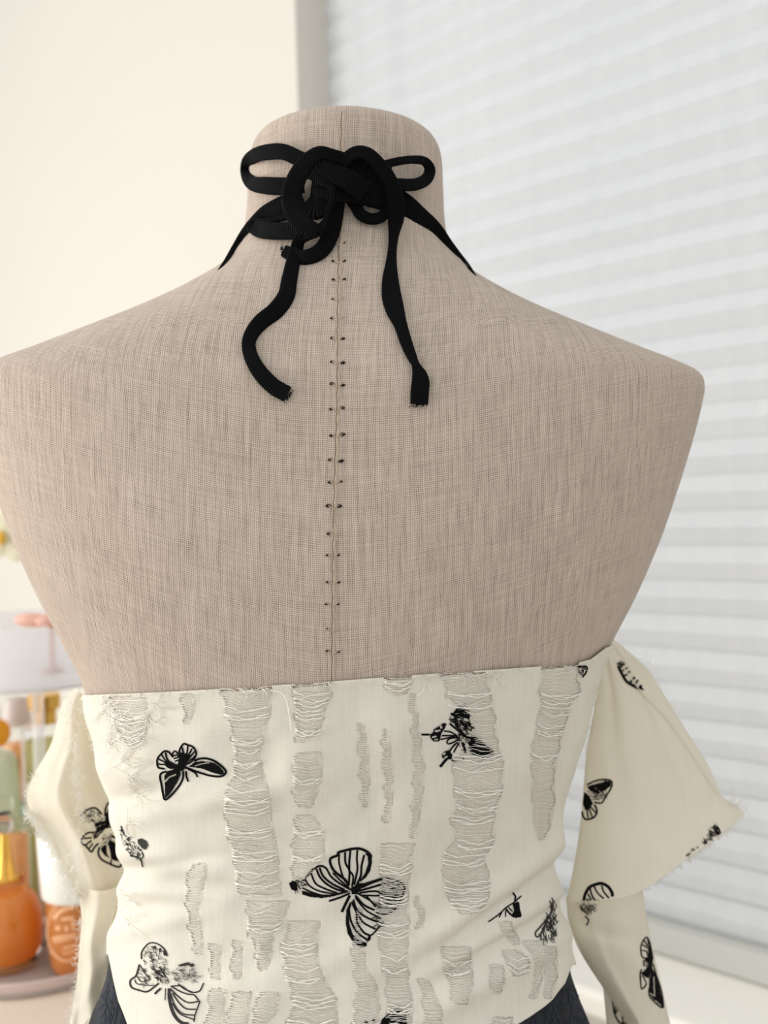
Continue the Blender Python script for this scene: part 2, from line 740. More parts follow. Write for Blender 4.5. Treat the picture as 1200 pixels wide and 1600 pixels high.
# ------------------------------------------------------------------ dress form torso (body frame)
D = 0.56
KN = [(0.2187, 0.002, 0.002, 2.00), (0.2187, 0.0380, 0.0380, 2.00), (0.2177, 0.0455, 0.0455, 2.00), (0.2135, 0.0520, 0.0520, 2.00), (0.2050, 0.0555, 0.0555, 2.00), (0.1880, 0.0566, 0.0566, 2.00),
      (0.1690, 0.0577, 0.0577, 2.00), (0.1554, 0.0605, 0.0600, 2.00), (0.1456, 0.0666, 0.0630, 2.05), (0.1364, 0.0752, 0.0670, 2.10), (0.1227, 0.0984, 0.0750, 2.15),
      (0.1119, 0.1214, 0.0810, 2.20), (0.1008, 0.1481, 0.0880, 2.25), (0.0901, 0.1749, 0.0940, 2.30), (0.0827, 0.1939, 0.0980, 2.35),
      (0.0770, 0.2054, 0.1000, 2.40), (0.0702, 0.2080, 0.1040, 2.40), (0.0597, 0.2062, 0.1070, 2.40), (0.0411, 0.2011, 0.1100, 2.40),
      (0.0131, 0.1924, 0.1130, 2.35), (-0.0149, 0.1827, 0.1140, 2.30), (-0.0448, 0.1700, 0.1120, 2.25), (-0.0709, 0.1567, 0.1090, 2.20),
      (-0.0933, 0.1456, 0.1050, 2.20), (-0.1157, 0.1395, 0.1010, 2.20), (-0.1456, 0.1312, 0.0960, 2.20), (-0.1717, 0.1253, 0.0915, 2.20),
      (-0.1904, 0.1207, 0.0890, 2.20), (-0.2053, 0.1200, 0.0885, 2.20), (-0.2240, 0.1233, 0.0900, 2.20), (-0.2427, 0.1280, 0.0940, 2.20),
      (-0.2651, 0.1322, 0.0990, 2.20), (-0.2912, 0.1355, 0.1040, 2.20), (-0.3360, 0.1419, 0.1120, 2.20), (-0.3920, 0.1444, 0.1180, 2.20)]
KA = np.array(KN)


def xc_of(z):
    return float(np.interp(z, [-.4, -.2, .08, .15, .22], [-.0255, -.0255, -.0265, -.0225, -.022]))


def knot(t):
    """smooth profile at knot parameter t (Catmull-Rom, radii kept monotone enough)"""
    n = len(KA)
    t = max(0.0, min(n - 1.0001, t))
    i = int(t)
    u = t - i
    a, b, c, d = KA[max(i - 1, 0)], KA[i], KA[i + 1], KA[min(i + 2, n - 1)]
    if i < 2:
        return b + (c - b) * u
    return 0.5 * (2 * b + (c - a) * u + (2 * a - 5 * b + 4 * c - d) * u * u + (3 * b - a - 3 * c + d) * u ** 3)


TZ = np.linspace(0, len(KA) - 1.0001, 1200)
PROF = np.array([knot(t) for t in TZ])


def prof_z(z):
    zz = PROF[::-1, 0]
    return [float(np.interp(z, zz, PROF[::-1, k])) for k in (1, 2, 3)]


def ring_pt(th, z, a, b, n, off=0.0):
    s, c = math.sin(th), math.cos(th)
    e = 2.0 / n
    bb = b if c > 0 else b * 1.02
    x = a * math.copysign(abs(s) ** e, s)
    y = -bb * math.copysign(abs(c) ** e, c)
    if off:
        nx, ny = x / (a * a), y / (bb * bb)
        L = math.hypot(nx, ny) or 1
        x += nx / L * off
        y += ny / L * off
    return Vector((xc_of(z) + x, D + y, z))


# angles spread so that points are even along the flat superellipse
def even_angles(nb, nf):
    th = []
    for i in range(nb):
        th.append(-math.pi / 2 + math.pi * i / nb)
    for i in range(nf):
        th.append(math.pi / 2 + math.pi * i / nf)
    return th


form = thing('dress_form', 'beige linen covered dress form torso seen from behind', 'mannequin', (xc_of(0), D, -1.2), body=True)
ths = even_angles(120, 60)
tz = [0, 1] + list(np.linspace(1.15, len(KA) - 1.0001, 230))
tv, tuv = [], []
NTH = len(ths)
ic = 60                                      # column of the centre back seam
rows = []
for t in tz:
    z, a, b, n = knot(t)
    rows.append([ring_pt(th, z, max(a, 0.001), max(b, 0.001), n) for th in ths])
cum_v = np.zeros((len(tz), NTH))
for r in range(1, len(tz)):
    for c in range(NTH):
        cum_v[r, c] = cum_v[r - 1, c] + (rows[r][c] - rows[r - 1][c]).length
for r in range(len(tz)):
    u = np.zeros(NTH)
    for c in range(ic + 1, NTH):
        u[c] = u[c - 1] + (rows[r][c] - rows[r][c - 1]).length
    for c in range(ic - 1, -1, -1):
        u[c] = u[c + 1] - (rows[r][c] - rows[r][c + 1]).length
    for c in range(NTH):
        tv.append(rows[r][c])
        tuv.append((u[c], cum_v[r, c] * 0.6 + 0.4 * cum_v[r, ic]))
tf = []
for r in range(len(tz) - 1):
    for c in range(NTH):
        c2 = (c + 1) % NTH
        tf.append((r * NTH + c, (r + 1) * NTH + c, (r + 1) * NTH + c2, r * NTH + c2))
tf.append(tuple(range(NTH)))
tf.append(tuple((len(tz) - 1) * NTH + c for c in reversed(range(NTH))))
torso = part('torso', tv, tf, LINEN, form, uv=tuv)
TBVH = BVHTree.FromPolygons(tv, tf)

SEAM = [(535, 172), (533, 260), (530, 380), (528, 500), (527, 640), (523, 750), (520, 900), (519, 1062)]


def seam_x(y):
    return float(np.interp(y, [p[1] for p in SEAM], [p[0] for p in SEAM]))


dr = Draw(TBVH, lift=0.0)
ys = np.arange(174, 1074, 9)
dr.stroke([(seam_x(y) + 2.6 + 0.7 * math.sin(y * .19), y) for y in ys], 5.0, raise_=0.0006)
so = part('seam', dr.v, dr.f, THREAD_LINEN, form, torso)
dr = Draw(TBVH, lift=0.0001)
dr.stroke([(seam_x(y) - 0.6 + 0.8 * math.sin(y * .19) + random.uniform(-.5, .5), y) for y in ys], 1.3, raise_=0.0)
part('seam_shade_line', dr.v, dr.f, plain('seam_shade_line', srgb(128, 110, 96), 0.95, 0.1, 300, 0.05), form, torso)  # shade under the overlapping panel edge, painted as a thin darker line
STY = [381, 409, 437, 468, 499, 530, 567, 602, 640, 681, 720, 754, 792, 835, 868, 910, 945, 984, 1019]
for i, y in enumerate(STY):
    x = seam_x(y) + random.uniform(-1, 1)
    d1 = Draw(TBVH, lift=0.0003)
    d1.stroke([(x - 8, y - 2.5), (x - 3, y + 1.5), (x + 1, y + 2), (x + 4, y), (x + 9, y - 3)], 1.8, raise_=0.0007)
    d1.stroke([(x + 1, y + 2), (x + 2.5, y + 12), (x + 1, y + 26)], 1.6, raise_=0.0006)
    st = part('stitch', d1.v, d1.f, THREAD_LINEN, form)
    d2 = Draw(TBVH, lift=0.0002)
    big = 1.35 if 3 < i < 14 else 0.9
    for sx in (-1, 1):
        if random.random() < 0.25 and sx == 1:
            continue
        hx, hy = x + sx * 8.5, y + random.uniform(-2.5, 0.5)
        w = big * random.uniform(0.8, 1.2)
        d2.fill([(hx - 3.6 * w, hy + 0.8), (hx - 1 * w, hy - 1.9 * w), (hx + 2.8 * w, hy - 1.4 * w), (hx + 3.6 * w, hy + 0.5), (hx + 1.5, hy + 1.7 * w), (hx - 2, hy + 1.6 * w)], row=0.9)
    part('needle_hole', d2.v, d2.f, HOLE_DARK, form, st)

# neck cap seam (edge of the linen disc on the top) and the stand
mb = MB()
ring = [ring_pt(2 * math.pi * k / 60, 0.2183, 0.042, 0.042, 2.0) for k in range(61)]
mb.tube(ring, 0.0009, 5)
part('cap_seam', mb.v, mb.f, THREAD_LINEN, form)
METAL = plain('stand_metal', srgb(120, 118, 116), 0.35, 0.05, 20, 0.5, metal=0.9)
bx = xc_of(-.39)
mb = MB()
ax = MR.inverted().to_3x3() @ Vector((0, 0, 1))
top = Vector((bx, D, -0.391))
hgt = 0.86
mb.lathe(top - ax * hgt, [(0.013, 0.0), (0.013, hgt + 0.006)], 20, ax)
part('stand_pole', mb.v, mb.f, METAL, form)
mb = MB()
mb.lathe(top - ax * hgt, [(0.14, -0.0), (0.14, 0.008), (0.05, 0.018), (0.02, 0.03)], 40, ax)
part('stand_base', mb.v, mb.f, METAL, form)

# ------------------------------------------------------------------ jeans (body frame)
JT = -0.236


def jean_off(z):
    return 0.0010 + 0.0085 * max(0.0, min(1.0, (-0.266 - z) / 0.04))


jeans = thing('jeans', 'dark blue distressed denim jeans at the waist of the dress form', 'jeans', (xc_of(0), D, -0.46), body=True)
jths = even_angles(120, 60)
jz = list(np.linspace(JT, -0.392, 34)) + [-0.41, -0.43, -0.45]
jv, jf = [], []
for inner in (0, 1):
    for z in jz:
        a, b, n = prof_z(max(z, -0.392))
        for k, th in enumerate(jths):
            w = 0.0016 * math.sin(th * 9 + z * 60) * (1 if z < -0.28 else 0.2)
            jv.append(ring_pt(th, z, a, b, n, (jean_off(z) + w * (1 - inner)) if not inner else 0.0006))
nj, nt = len(jz), len(jths)
for i in range(2):
    for r in range(nj - 1):
        for c in range(nt):
            c2 = (c + 1) % nt
            q = (i * nj * nt + r * nt + c, i * nj * nt + (r + 1) * nt + c, i * nj * nt + (r + 1) * nt + c2, i * nj * nt + r * nt + c2)
            jf.append(q if i == 0 else q[::-1])
for c in range(nt):
    c2 = (c + 1) % nt
    jf.append((c, c2, nj * nt + c2, nj * nt + c))
    o_ = (nj - 1) * nt
    jf.append((o_ + c2, o_ + c, nj * nt + o_ + c, nj * nt + o_ + c2))
jb = part('waist', jv, jf, DENIM, jeans)
JB = BVHTree.FromPolygons(jv, jf)
# pale worn threads on the denim
dr = Draw(JB, lift=0.0004)
dr.fuzz([(800, 1640), (868, 1548), (900, 1535), (925, 1640)], 130, 22, 1.25, 1.0, 0.45)
dr.fuzz([(150, 1640), (168, 1535), (190, 1560), (215, 1640)], 90, 20, 1.7, 1.0, 0.45)
part('worn_threads', dr.v, dr.f, plain('worn_denim_thread', srgb(70, 75, 84), 0.9, 0.3, 500, 0.1), jeans, kind='stuff')

# ------------------------------------------------------------------ crop top: bodice (body frame)
top_t = thing('crop_top', 'off-white distressed cotton top with black butterflies and off-shoulder sleeves', 'top', (xc_of(0), D, -0.31), body=True)
TOPE = [(60, 1090), (130, 1087), (250, 1083), (390, 1075), (520, 1066), (640, 1057), (800, 1046), (900, 1039), (930, 1031), (955, 1012), (1000, 1005)]
BOTE = [(100, 1470), (165, 1492), (172, 1522), (183, 1565), (198, 1602), (260, 1640), (400, 1665), (530, 1670), (700, 1645), (800, 1608), (830, 1589), (865, 1561), (884, 1537), (893, 1512), (930, 1470)]
FOLDS = [  # x0,y0,x1,y1,width px,height m
    (895, 1305, 690, 1445, 17, 0.0042), (900, 1372, 700, 1500, 16, 0.0036), (885, 1455, 690, 1560, 20, 0.003), (800, 1400, 560, 1530, 22, 0.0016),
    (885, 1335, 700, 1470, 9, -0.0018), (890, 1410, 690, 1530, 10, -0.002),
    (170, 1200, 360, 1245, 22, 0.0022), (180, 1285, 420, 1235, 20, 0.002), (190, 1330, 380, 1372, 18, 0.0024), (190, 1390, 340, 1400, 14, 0.0022),
    (175, 1460, 330, 1420, 18, 0.0024), (170, 1250, 300, 1215, 12, -0.0014), (180, 1360, 330, 1340, 12, -0.0018),
    (150, 1120, 260, 1180, 24, 0.0016), (520, 1120, 430, 1230, 30, 0.0014), (430, 1130, 470, 1240, 22, 0.0012), (600, 1130, 640, 1320, 30, 0.0010),
    (300, 1100, 260, 1300, 40, 0.0009), (560, 1480, 400, 1570, 24, 0.0014), (300, 1560, 480, 1500, 22, 0.0016), (640, 1600, 800, 1520, 20, 0.0018),
    (470, 1420, 560, 1400, 20, 0.001), (840, 1200, 880, 1060, 30, 0.0012)]


def fold_disp(px, py):
    d = 0.0
    for x0, y0, x1, y1, w, h in FOLDS:
        dx, dy = x1 - x0, y1 - y0
        L2 = dx * dx + dy * dy
        t = ((px - x0) * dx + (py - y0) * dy) / L2
        if -0.3 < t < 1.3:
            q = abs((px - x0) * dy - (py - y0) * dx) / math.sqrt(L2)
            if q < 3 * w:
                e = min(1, max(0, (t + 0.3) / 0.3), max(0, (1.3 - t) / 0.5))
                d += h * e * math.exp(-(q / w) ** 2)
    d += 0.0010 * math.sin(px * 0.031 + py * 0.017) * math.sin(py * 0.023 - px * 0.011 + 1.3)
    d += 0.00035 * math.sin(px * 0.083 + 0.6 * math.sin(py * .05)) * math.sin(py * 0.061)
    return d


NB, NF, NR = 380, 70, 210
bths = even_angles(NB, NF)
zfine = np.linspace(-0.06, -0.335, 140)
bgrid = []
for th in bths:
    col = []
    back = abs(th) <= math.pi / 2 + 0.02 or th > 1.5 * math.pi - 0.02
    # find where this column crosses the neckline and the hem
    pr = []
    for z in zfine:
        a, b, n = prof_z(z)
        pr.append((proj(ring_pt(th, z, a, b, n, 0.0045)), z))
    if abs(th) <= math.pi / 2:
        def cross(edge):
            ex = [e[0] for e in edge]
            ey = [e[1] for e in edge]
            last = None
            for (q, z) in pr:
                v = q[1] - np.interp(q[0], ex, ey)
                if v >= 0:
                    if last is None:
                        return z
                    return z + (last[1] - z) * v / (v - last[0])
                last = (v, z)
            return pr[-1][1]
        zt, zb = cross(TOPE), cross(BOTE)
    else:
        u = (th - math.pi / 2) / math.pi
        zt, zb = None, None
    bgrid.append([th, zt, zb])
zr, zl = bgrid[NB - 1], bgrid[0]
for g in bgrid:
    if g[1] is None:
        u = (g[0] - math.pi / 2) / math.pi
        g[1] = zr[1] + (zl[1] - zr[1]) * u + 0.02 * math.sin(u * math.pi)
        g[2] = zr[2] + (zl[2] - zr[2]) * u - 0.02 * math.sin(u * math.pi)


def bodice_off(z, zt, zb):
    e = min(1.0, (zt - z) / 0.02)
    o_ = 0.0022 + 0.0016 * e
    o_ += 0.0030 * max(0.0, min(1.0, (-0.25 - z) / 0.03))
    return o_


def bodice_surface(extra, hem=0.0):
    vs = []
    for r in range(NR + 1):
        v = r / NR
        for th, zt, zb in bgrid:
            z = zt + (zb - zt) * v
            a, b, n = prof_z(z)
            p0 = ring_pt(th, z, a, b, n, 0.004)
            d = 0.0
            if abs(th) <= math.pi / 2:
                q = proj(p0)
                edge = min(1, v * 6)
                d = fold_disp(*q) * (0.25 + 0.75 * edge)
            d = max(d, -0.0016)
            vs.append(ring_pt(th, z, a, b, n, bodice_off(z, zt, zb) + d + extra))
    return vs


NC = len(bths)
bfaces = []
for r in range(NR):
    for c in range(NC):
        c2 = (c + 1) % NC
        bfaces.append((r * NC + c, (r + 1) * NC + c, (r + 1) * NC + c2, r * NC + c2))
bv = bodice_surface(0.0)
BB = BVHTree.FromPolygons(bv, bfaces)

# ladders where the vertical yarns are gone: (y, x_left, x_right) down each
LAD = [
    [(1068, 345, 424), (1110, 352, 422), (1150, 364, 410), (1180, 368, 404), (1200, 366, 408), (1240, 356, 420), (1256, 352, 422), (1290, 355, 425), (1330, 365, 432), (1370, 370, 436), (1398, 374, 440)],
    [(1408, 386, 452), (1440, 388, 440), (1460, 390, 425), (1490, 400, 424), (1515, 402, 416)],
    [(1440, 452, 498), (1480, 440, 494), (1520, 446, 500), (1560, 458, 524), (1600, 450, 526), (1640, 455, 520)],
    [(1060, 456, 516), (1090, 460, 515), (1115, 463, 505), (1136, 463, 500), (1160, 464, 478)],
    [(1176, 461, 503), (1220, 459, 500), (1262, 462, 486)],
    [(1274, 464, 490), (1300, 460, 505), (1340, 458, 505), (1372, 457, 478)],
    [(1056, 598, 648), (1072, 602, 642), (1086, 615, 630)],
    [(1130, 561, 566), (1170, 562, 574), (1220, 564, 576), (1262, 566, 572)],
    [(1140, 600, 604), (1190, 598, 612), (1240, 604, 614), (1285, 600, 606)],
    [(1085, 640, 646), (1130, 644, 653), (1200, 648, 662), (1250, 646, 658), (1310, 640, 648)],
    [(1050, 688, 758), (1090, 700, 766), (1120, 738, 772), (1160, 740, 775), (1186, 708, 785), (1230, 710, 785), (1262, 714, 776), (1280, 704, 770), (1310, 714, 772), (1340, 692, 756), (1380, 694, 766), (1410, 704, 760), (1428, 722, 748)],
    [(1036, 850, 902), (1080, 844, 906), (1100, 846, 892), (1140, 838, 880), (1180, 830, 870), (1210, 832, 864), (1250, 832, 866), (1290, 836, 858), (1312, 842, 850)],
    [(1318, 595, 646), (1350, 594, 642), (1400, 594, 636), (1450, 590, 638), (1500, 597, 635), (1530, 603, 638), (1575, 606, 644), (1600, 608, 640), (1640, 606, 640)],
    [(1470, 550, 566), (1510, 553, 572), (1545, 558, 590), (1600, 552, 592), (1640, 550, 590)],
    [(1480, 690, 734), (1510, 694, 736), (1540, 704, 738), (1570, 710, 728)],
    [(1440, 780, 800), (1460, 790, 806), (1475, 800, 812)],
    [(1485, 786, 812), (1505, 792, 828), (1525, 806, 822)],
    [(1508, 766, 784), (1530, 766, 790), (1552, 770, 780)],
    [(1470, 815, 850), (1490, 832, 862), (1510, 838, 850), (1560, 830, 838)],
    [(1480, 856, 868), (1520, 852, 870), (1560, 852, 862)],
    [(1350, 300, 322), (1380, 292, 318), (1420, 292, 308), (1470, 300, 316), (1492, 306, 314)],
    [(1085, 282, 304), (1110, 288, 302), (1130, 286, 294)],
    [(1475, 328, 344), (1530, 330, 342)], [(1470, 364, 378), (1530, 362, 374)], [(1465, 404, 420), (1500, 402, 414)],
    [(1545, 330, 352), (1600, 322, 348)], [(1550, 364, 392), (1610, 352, 384)], [(1550, 404, 438), (1580, 398, 432), (1600, 392, 412)],
    [(1530, 655, 668), (1580, 664, 690), (1630, 662, 688)],
    [(1420, 556, 562), (1440, 648, 656)][:1] + [(1440, 556, 564), (1470, 552, 560)],
    [(1400, 646, 652), (1425, 655, 664), (1450, 650, 658)],
    [(1090, 172, 226), (1120, 178, 232), (1150, 186, 228), (1162, 200, 215)],
    [(1590, 770, 800), (1640, 760, 800)],
    [(1355, 356, 352), (1356, 352, 356)],
]
LAD = [L for L in LAD if L[0][2] > L[0][1] + 1]


def ladder_at(px, py):
    for L in LAD:
        if L[0][0] <= py <= L[-1][0]:
            yy = [q[0] for q in L]
            xl = np.interp(py, yy, [q[1] for q in L])
            xr = np.interp(py, yy, [q[2] for q in L])
            if xl < px < xr:
                return True
    return False


pix = [proj(v) for v in bv]
keep = []
for (a, b, c, d) in bfaces:
    cc = a % NC
    if cc < NB:
        x = (pix[a][0] + pix[c][0]) / 2
        y = (pix[a][1] + pix[c][1]) / 2
        jit = 1.0 * math.sin(y * 0.37 + x * .02) + 2.6 * math.sin(y * .16 + x * .05)
        if ladder_at(x + jit, y):
            continue
    keep.append((a, b, c, d))
bod = part('bodice', bv, keep, CLOTH, top_t)
sol = bod.modifiers.new('cloth', 'SOLIDIFY')
sol.thickness = 0.0003
sol.offset = -1
lv = bodice_surface(-0.0005)
# the backing stops a little below the neckline
part('lining', lv, [f for f in bfaces if f[0] // NC >= 2], LINING, top_t, label='sheer grey backing showing through the ladders')

# loose cross yarns hanging in the ladders
hb = Draw(BB)
fr = MB()
for L in LAD:
    yy = [q[0] for q in L]
    y = yy[0] + 1.0
    wmax = max(q[2] - q[1] for q in L)
    ph = random.uniform(0, 6)
    tilt = 0.0
    while y < min(yy[-1], 1612):
        xl = np.interp(y, yy, [q[1] for q in L]) - 2.5
        xr = np.interp(y, yy, [q[2] for q in L]) + 2.5
        w = xr - xl
        k = max(4, int(w / 6))
        amp = min(6.5, 0.4 + w * 0.075) * (0.55 + 0.45 * math.sin(y * 0.045 + ph))
        ph2 = ph + y * 0.07 + random.uniform(-.2, .2)
        sag = random.uniform(0.0, 0.07) * w
        pts = []
        for i in range(k + 1):
            u = i / k
            env = math.sin(math.pi * u)
            dy = env * (amp * math.sin(ph2 + u * (4 + w * 0.05)) + sag) + random.uniform(-.35, .35)
            p = hb.hit(xl + w * u, y + dy, 0.0002 + 0.0011 * env * min(1, w / 40) * random.uniform(0.6, 1.3))
            if p is not None:
                pts.append(p)
        if len(pts) > 2:
            fr.tube(pts, random.uniform(0.00013, 0.00024), 3)
        y += random.choice((2.3, 2.8, 3.3, 3.6, 4.2)) if wmax > 25 else random.choice((2.6, 3.2, 3.8))
# a few gathered, thicker bundles and fuzz
for L in LAD:
    for q in L[1:-1]:
        if q[2] - q[1] > 35:
            for _ in range(3):
                y = q[0] + random.uniform(-12, 12)
                pts = []
                for i in range(10):
                    u = i / 9
                    p = hb.hit(q[1] - 1 + (q[2] - q[1] + 2) * u, y + 7 * math.sin(math.pi * u) * random.choice((1, 1, .8)) + 1.5 * math.sin(u * 9 + y), 0.0012)
                    if p:
                        pts.append(p)
                if len(pts) > 3:
                    fr.tube(pts, 0.00028, 4)


def loose(px, py, n, L, ang, spread, rad=0.00016, curl=0.6, lift=0.001, surf=hb, depth=None):
    """short curled threads standing off the cloth"""
    for _ in range(n):
        x, y = px + random.gauss(0, 4), py + random.gauss(0, 4)
        a = ang + random.gauss(0, spread)
        c = random.gauss(0, curl)
        pts = []
        l = L * random.uniform(0.5, 1.2)
        for i in range(7):
            p = surf.hit(x, y, lift * (0.3 + i * 0.25)) if depth is None else pt(x, y, depth + random.uniform(-.0004, .0004))
            if p is None:
                p = pt(x, y, (pts[-1].y if pts else 0.55))
            pts.append(p)
            x += math.cos(a) * l / 6
            y += math.sin(a) * l / 6
            a += c / 3
        fr.tube(pts, rad, 3)


for (x, y, n) in ((170, 1100, 14), (185, 1130, 16), (205, 1150, 14), (160, 1115, 10), (195, 1190, 14), (205, 1215, 14), (215, 1240, 10), (200, 1290, 10), (240, 1100, 8),
                  (170, 1160, 10), (230, 1120, 10), (190, 1400, 8), (200, 1440, 8)):
    loose(x, y, n, 34, 0.1, 1.0)
for x in range(140, 940, 9):
    y = float(np.interp(x, [e[0] for e in TOPE], [e[1] for e in TOPE]))
    loose(x, y, 2, 12, random.choice((0, math.pi, -0.4, 0.5)), 0.5, 0.00013, 0.5, 0.0006)
for x, y in ((375, 1070), (400, 1066), (480, 1060), (500, 1058), (655, 1056), (720, 1050), (765, 1048), (880, 1040)):
    loose(x, y, 8, 34, 0.05, 0.35, 0.00018, 0.8, 0.0012)
# the single long thread by the second ladder
for pts in ([(424, 1078), (438, 1080), (446, 1088), (450, 1100), (453, 1120), (455, 1140)],):
    P = [hb.hit(x, y, 0.0012) for x, y in catmull(pts, 3)]
    fr.tube([p for p in P if p], 0.00026, 5)
part('loose_yarns', fr.v, fr.f, FRAY, top_t, kind='stuff')

# ------------------------------------------------------------------ sleeves


def coons(topl, botl, left, right, nu, nv, depth):
    def samp(pl, n):
        P = np.array(catmull(pl, 2.0))
        L = np.concatenate([[0], np.cumsum(np.linalg.norm(np.diff(P, axis=0), axis=1))])
        t = np.linspace(0, L[-1], n)
        return np.stack([np.interp(t, L, P[:, 0]), np.interp(t, L, P[:, 1])], 1)
    T, B = samp(topl, nu + 1), samp(botl, nu + 1)
    Lf, R = samp(left, nv + 1), samp(right, nv + 1)
    g = np.zeros((nv + 1, nu + 1, 2))
    for j in range(nv + 1):
        v = j / nv
        for i in range(nu + 1):
            u = i / nu
            g[j, i] = (1 - v) * T[i] + v * B[i] + (1 - u) * Lf[j] + u * R[j] - ((1 - u) * (1 - v) * T[0] + u * (1 - v) * T[-1] + (1 - u) * v * B[0] + u * v * B[-1])
    return g


def sheet_tube(name, g, depth, puff, back, wr, parent_root, parent=None, label=None, mat=None):
    """empty sleeve: a front and a back cloth layer joined along both edges; depth(u,v), puff(u,v) metres"""
    nv, nu = g.shape[0] - 1, g.shape[1] - 1
    vs, fs = [], []
    for side in (0, 1):
        for j in range(nv + 1):
            for i in range(nu + 1):
                u, v = i / nu, j / nv
                e = math.sin(math.pi * u) ** 0.7 if 0 < u < 1 else 0.0
                h = puff(u, v) * e
                Y = depth(u, v) + (-h + wr(u, v) * min(1, 6 * u, 6 * (1 - u)) if side == 0 else back * e * puff(u, v) + 0.0012 * (1 if 0 < u < 1 else 0))
                vs.append(pt(g[j, i, 0], g[j, i, 1], Y))
    o_ = (nv + 1) * (nu + 1)
    for j in range(nv):
        for i in range(nu):
            a = j * (nu + 1) + i
            fs.append((a, a + nu + 1, a + nu + 2, a + 1))
            fs.append((o_ + a, o_ + a + 1, o_ + a + nu + 2, o_ + a + nu + 1))
    for j in range(nv):
        for i in (0, nu):
            a = j * (nu + 1) + i
            fs.append((a, a + nu + 1, o_ + a + nu + 1, o_ + a))
    ob = part(name, vs, fs, mat or CLOTH_SLEEVE, parent_root, parent, label=label)
    return ob, BVHTree.FromPolygons(vs, fs)


# right sleeve: wide frayed upper flare, hanging lower tube, narrow inner strip
gR = coons([(938, 1012), (955, 996)], [(884, 1410), (930, 1408), (975, 1402), (1000, 1392), (1030, 1374), (1062, 1350), (1098, 1325), (1132, 1298), (1164, 1272)],
           [(938, 1012), (936, 1060), (926, 1120), (916, 1180), (911, 1240), (905, 1300), (895, 1360), (884, 1410)],
           [(955, 996), (985, 1020), (1015, 1050), (1042, 1092), (1075, 1145), (1106, 1194), (1128, 1243), (1150, 1258), (1164, 1272)], 64, 64, 0)
flareR, BFR = sheet_tube('sleeve_flare', gR, lambda u, v: 0.585 - 0.012 * v + 0.012 * u, lambda u, v: 0.004 + 0.022 * v, 0.9,
                         lambda u, v: 0.0016 * math.sin(u * 9 + v * 3) * v + 0.0022 * math.exp(-((u - 0.25 - 0.1 * v) / 0.08) ** 2) * (1 - v) - 0.002 * math.exp(-((u - .8) / .05) ** 2), top_t)
gR2 = coons([(884, 1402), (940, 1404), (1003, 1380)], [(1002, 1640), (1030, 1650), (1062, 1660)],
            [(884, 1402), (890, 1445), (908, 1490), (944, 1546), (975, 1592), (1002, 1640)],
            [(1003, 1380), (1010, 1430), (1022, 1490), (1036, 1550), (1050, 1610), (1065, 1660)], 36, 48, 0)
tubeR, BTR = sheet_tube('sleeve_lower', gR2, lambda u, v: 0.583 + 0.004 * v, lambda u, v: 0.018 - 0.006 * v, 0.9,
                        lambda u, v: 0.0012 * math.sin(u * 8 - v * 5) + 0.002 * math.exp(-((v - .12 - .2 * u) / .05) ** 2) - 0.0012 * math.exp(-((u - .3) / .08) ** 2), top_t)
gR3 = coons([(941, 1530), (965, 1560), (1000, 1590)], [(957, 1680), (990, 1682), (1030, 1685)], [(941, 1530), (945, 1570), (950, 1620), (957, 1680)],
            [(1000, 1590), (1010, 1620), (1020, 1650), (1030, 1685)], 16, 20, 0)
stripR, BSR = sheet_tube('sleeve_underside', gR3, lambda u, v: 0.605, lambda u, v: 0.004, 0.8, lambda u, v: 0.0008 * math.sin(u * 9), top_t)

# left sleeve
gL = coons([(118, 1075), (136, 1092)], [(122, 1402), (150, 1398), (196, 1392)],
           [(118, 1075), (100, 1094), (89, 1128), (79, 1164), (57, 1203), (43, 1236), (45, 1262), (60, 1287), (78, 1312), (94, 1345), (122, 1402)],
           [(136, 1092), (158, 1150), (175, 1210), (195, 1270), (205, 1330), (196, 1392)], 48, 72, 0)
flareL, BFL = sheet_tube('sleeve_flare', gL, lambda u, v: 0.592 + 0.004 * u, lambda u, v: 0.006 + 0.012 * math.sin(math.pi * v), 0.9,
                         lambda u, v: 0.003 * math.sin(u * 15 + 2.2 * math.sin(v * 5)) * math.sin(math.pi * v) - 0.008 * max(0, math.sin(math.pi * v)) * math.exp(-((u - .36) / .09) ** 2) + 0.006 * math.exp(-((u - .72) / .18) ** 2), top_t)
gL2 = coons([(120, 1385), (160, 1392), (198, 1380)], [(100, 1640), (112, 1628), (132, 1600), (152, 1572), (172, 1540)],
            [(120, 1385), (127, 1430), (123, 1490), (119, 1540), (110, 1590), (100, 1640)],
            [(198, 1380), (190, 1410), (181, 1450), (176, 1500), (172, 1540)], 36, 48, 0)
tubeL, BTL = sheet_tube('sleeve_lower', gL2, lambda u, v: 0.594, lambda u, v: 0.012, 0.9,
                        lambda u, v: 0.0028 * math.sin(u * 11 + 1.5 * math.sin(v * 4)) + 0.001 * math.sin(v * 14 + u * 4), top_t)
gL3 = coons([(160, 1480), (190, 1470)], [(120, 1680), (165, 1680)], [(160, 1480), (150, 1540), (135, 1610), (120, 1680)], [(190, 1470), (186, 1530), (178, 1575), (165, 1680)], 16, 24, 0)
stripL, BSL = sheet_tube('sleeve_underside', gL3, lambda u, v: 0.608, lambda u, v: 0.006, 0.8, lambda u, v: 0.0008 * math.sin(u * 9), top_t)


dh = Draw(BFR, lift=0.0002)
dh.stroke([(972, 1042), (1005, 1086), (1042, 1126), (1085, 1188), (1120, 1242)], 3.0, raise_=0.0012)
part('hem_fold', dh.v, dh.f, CLOTH_SLEEVE, top_t, flareR)


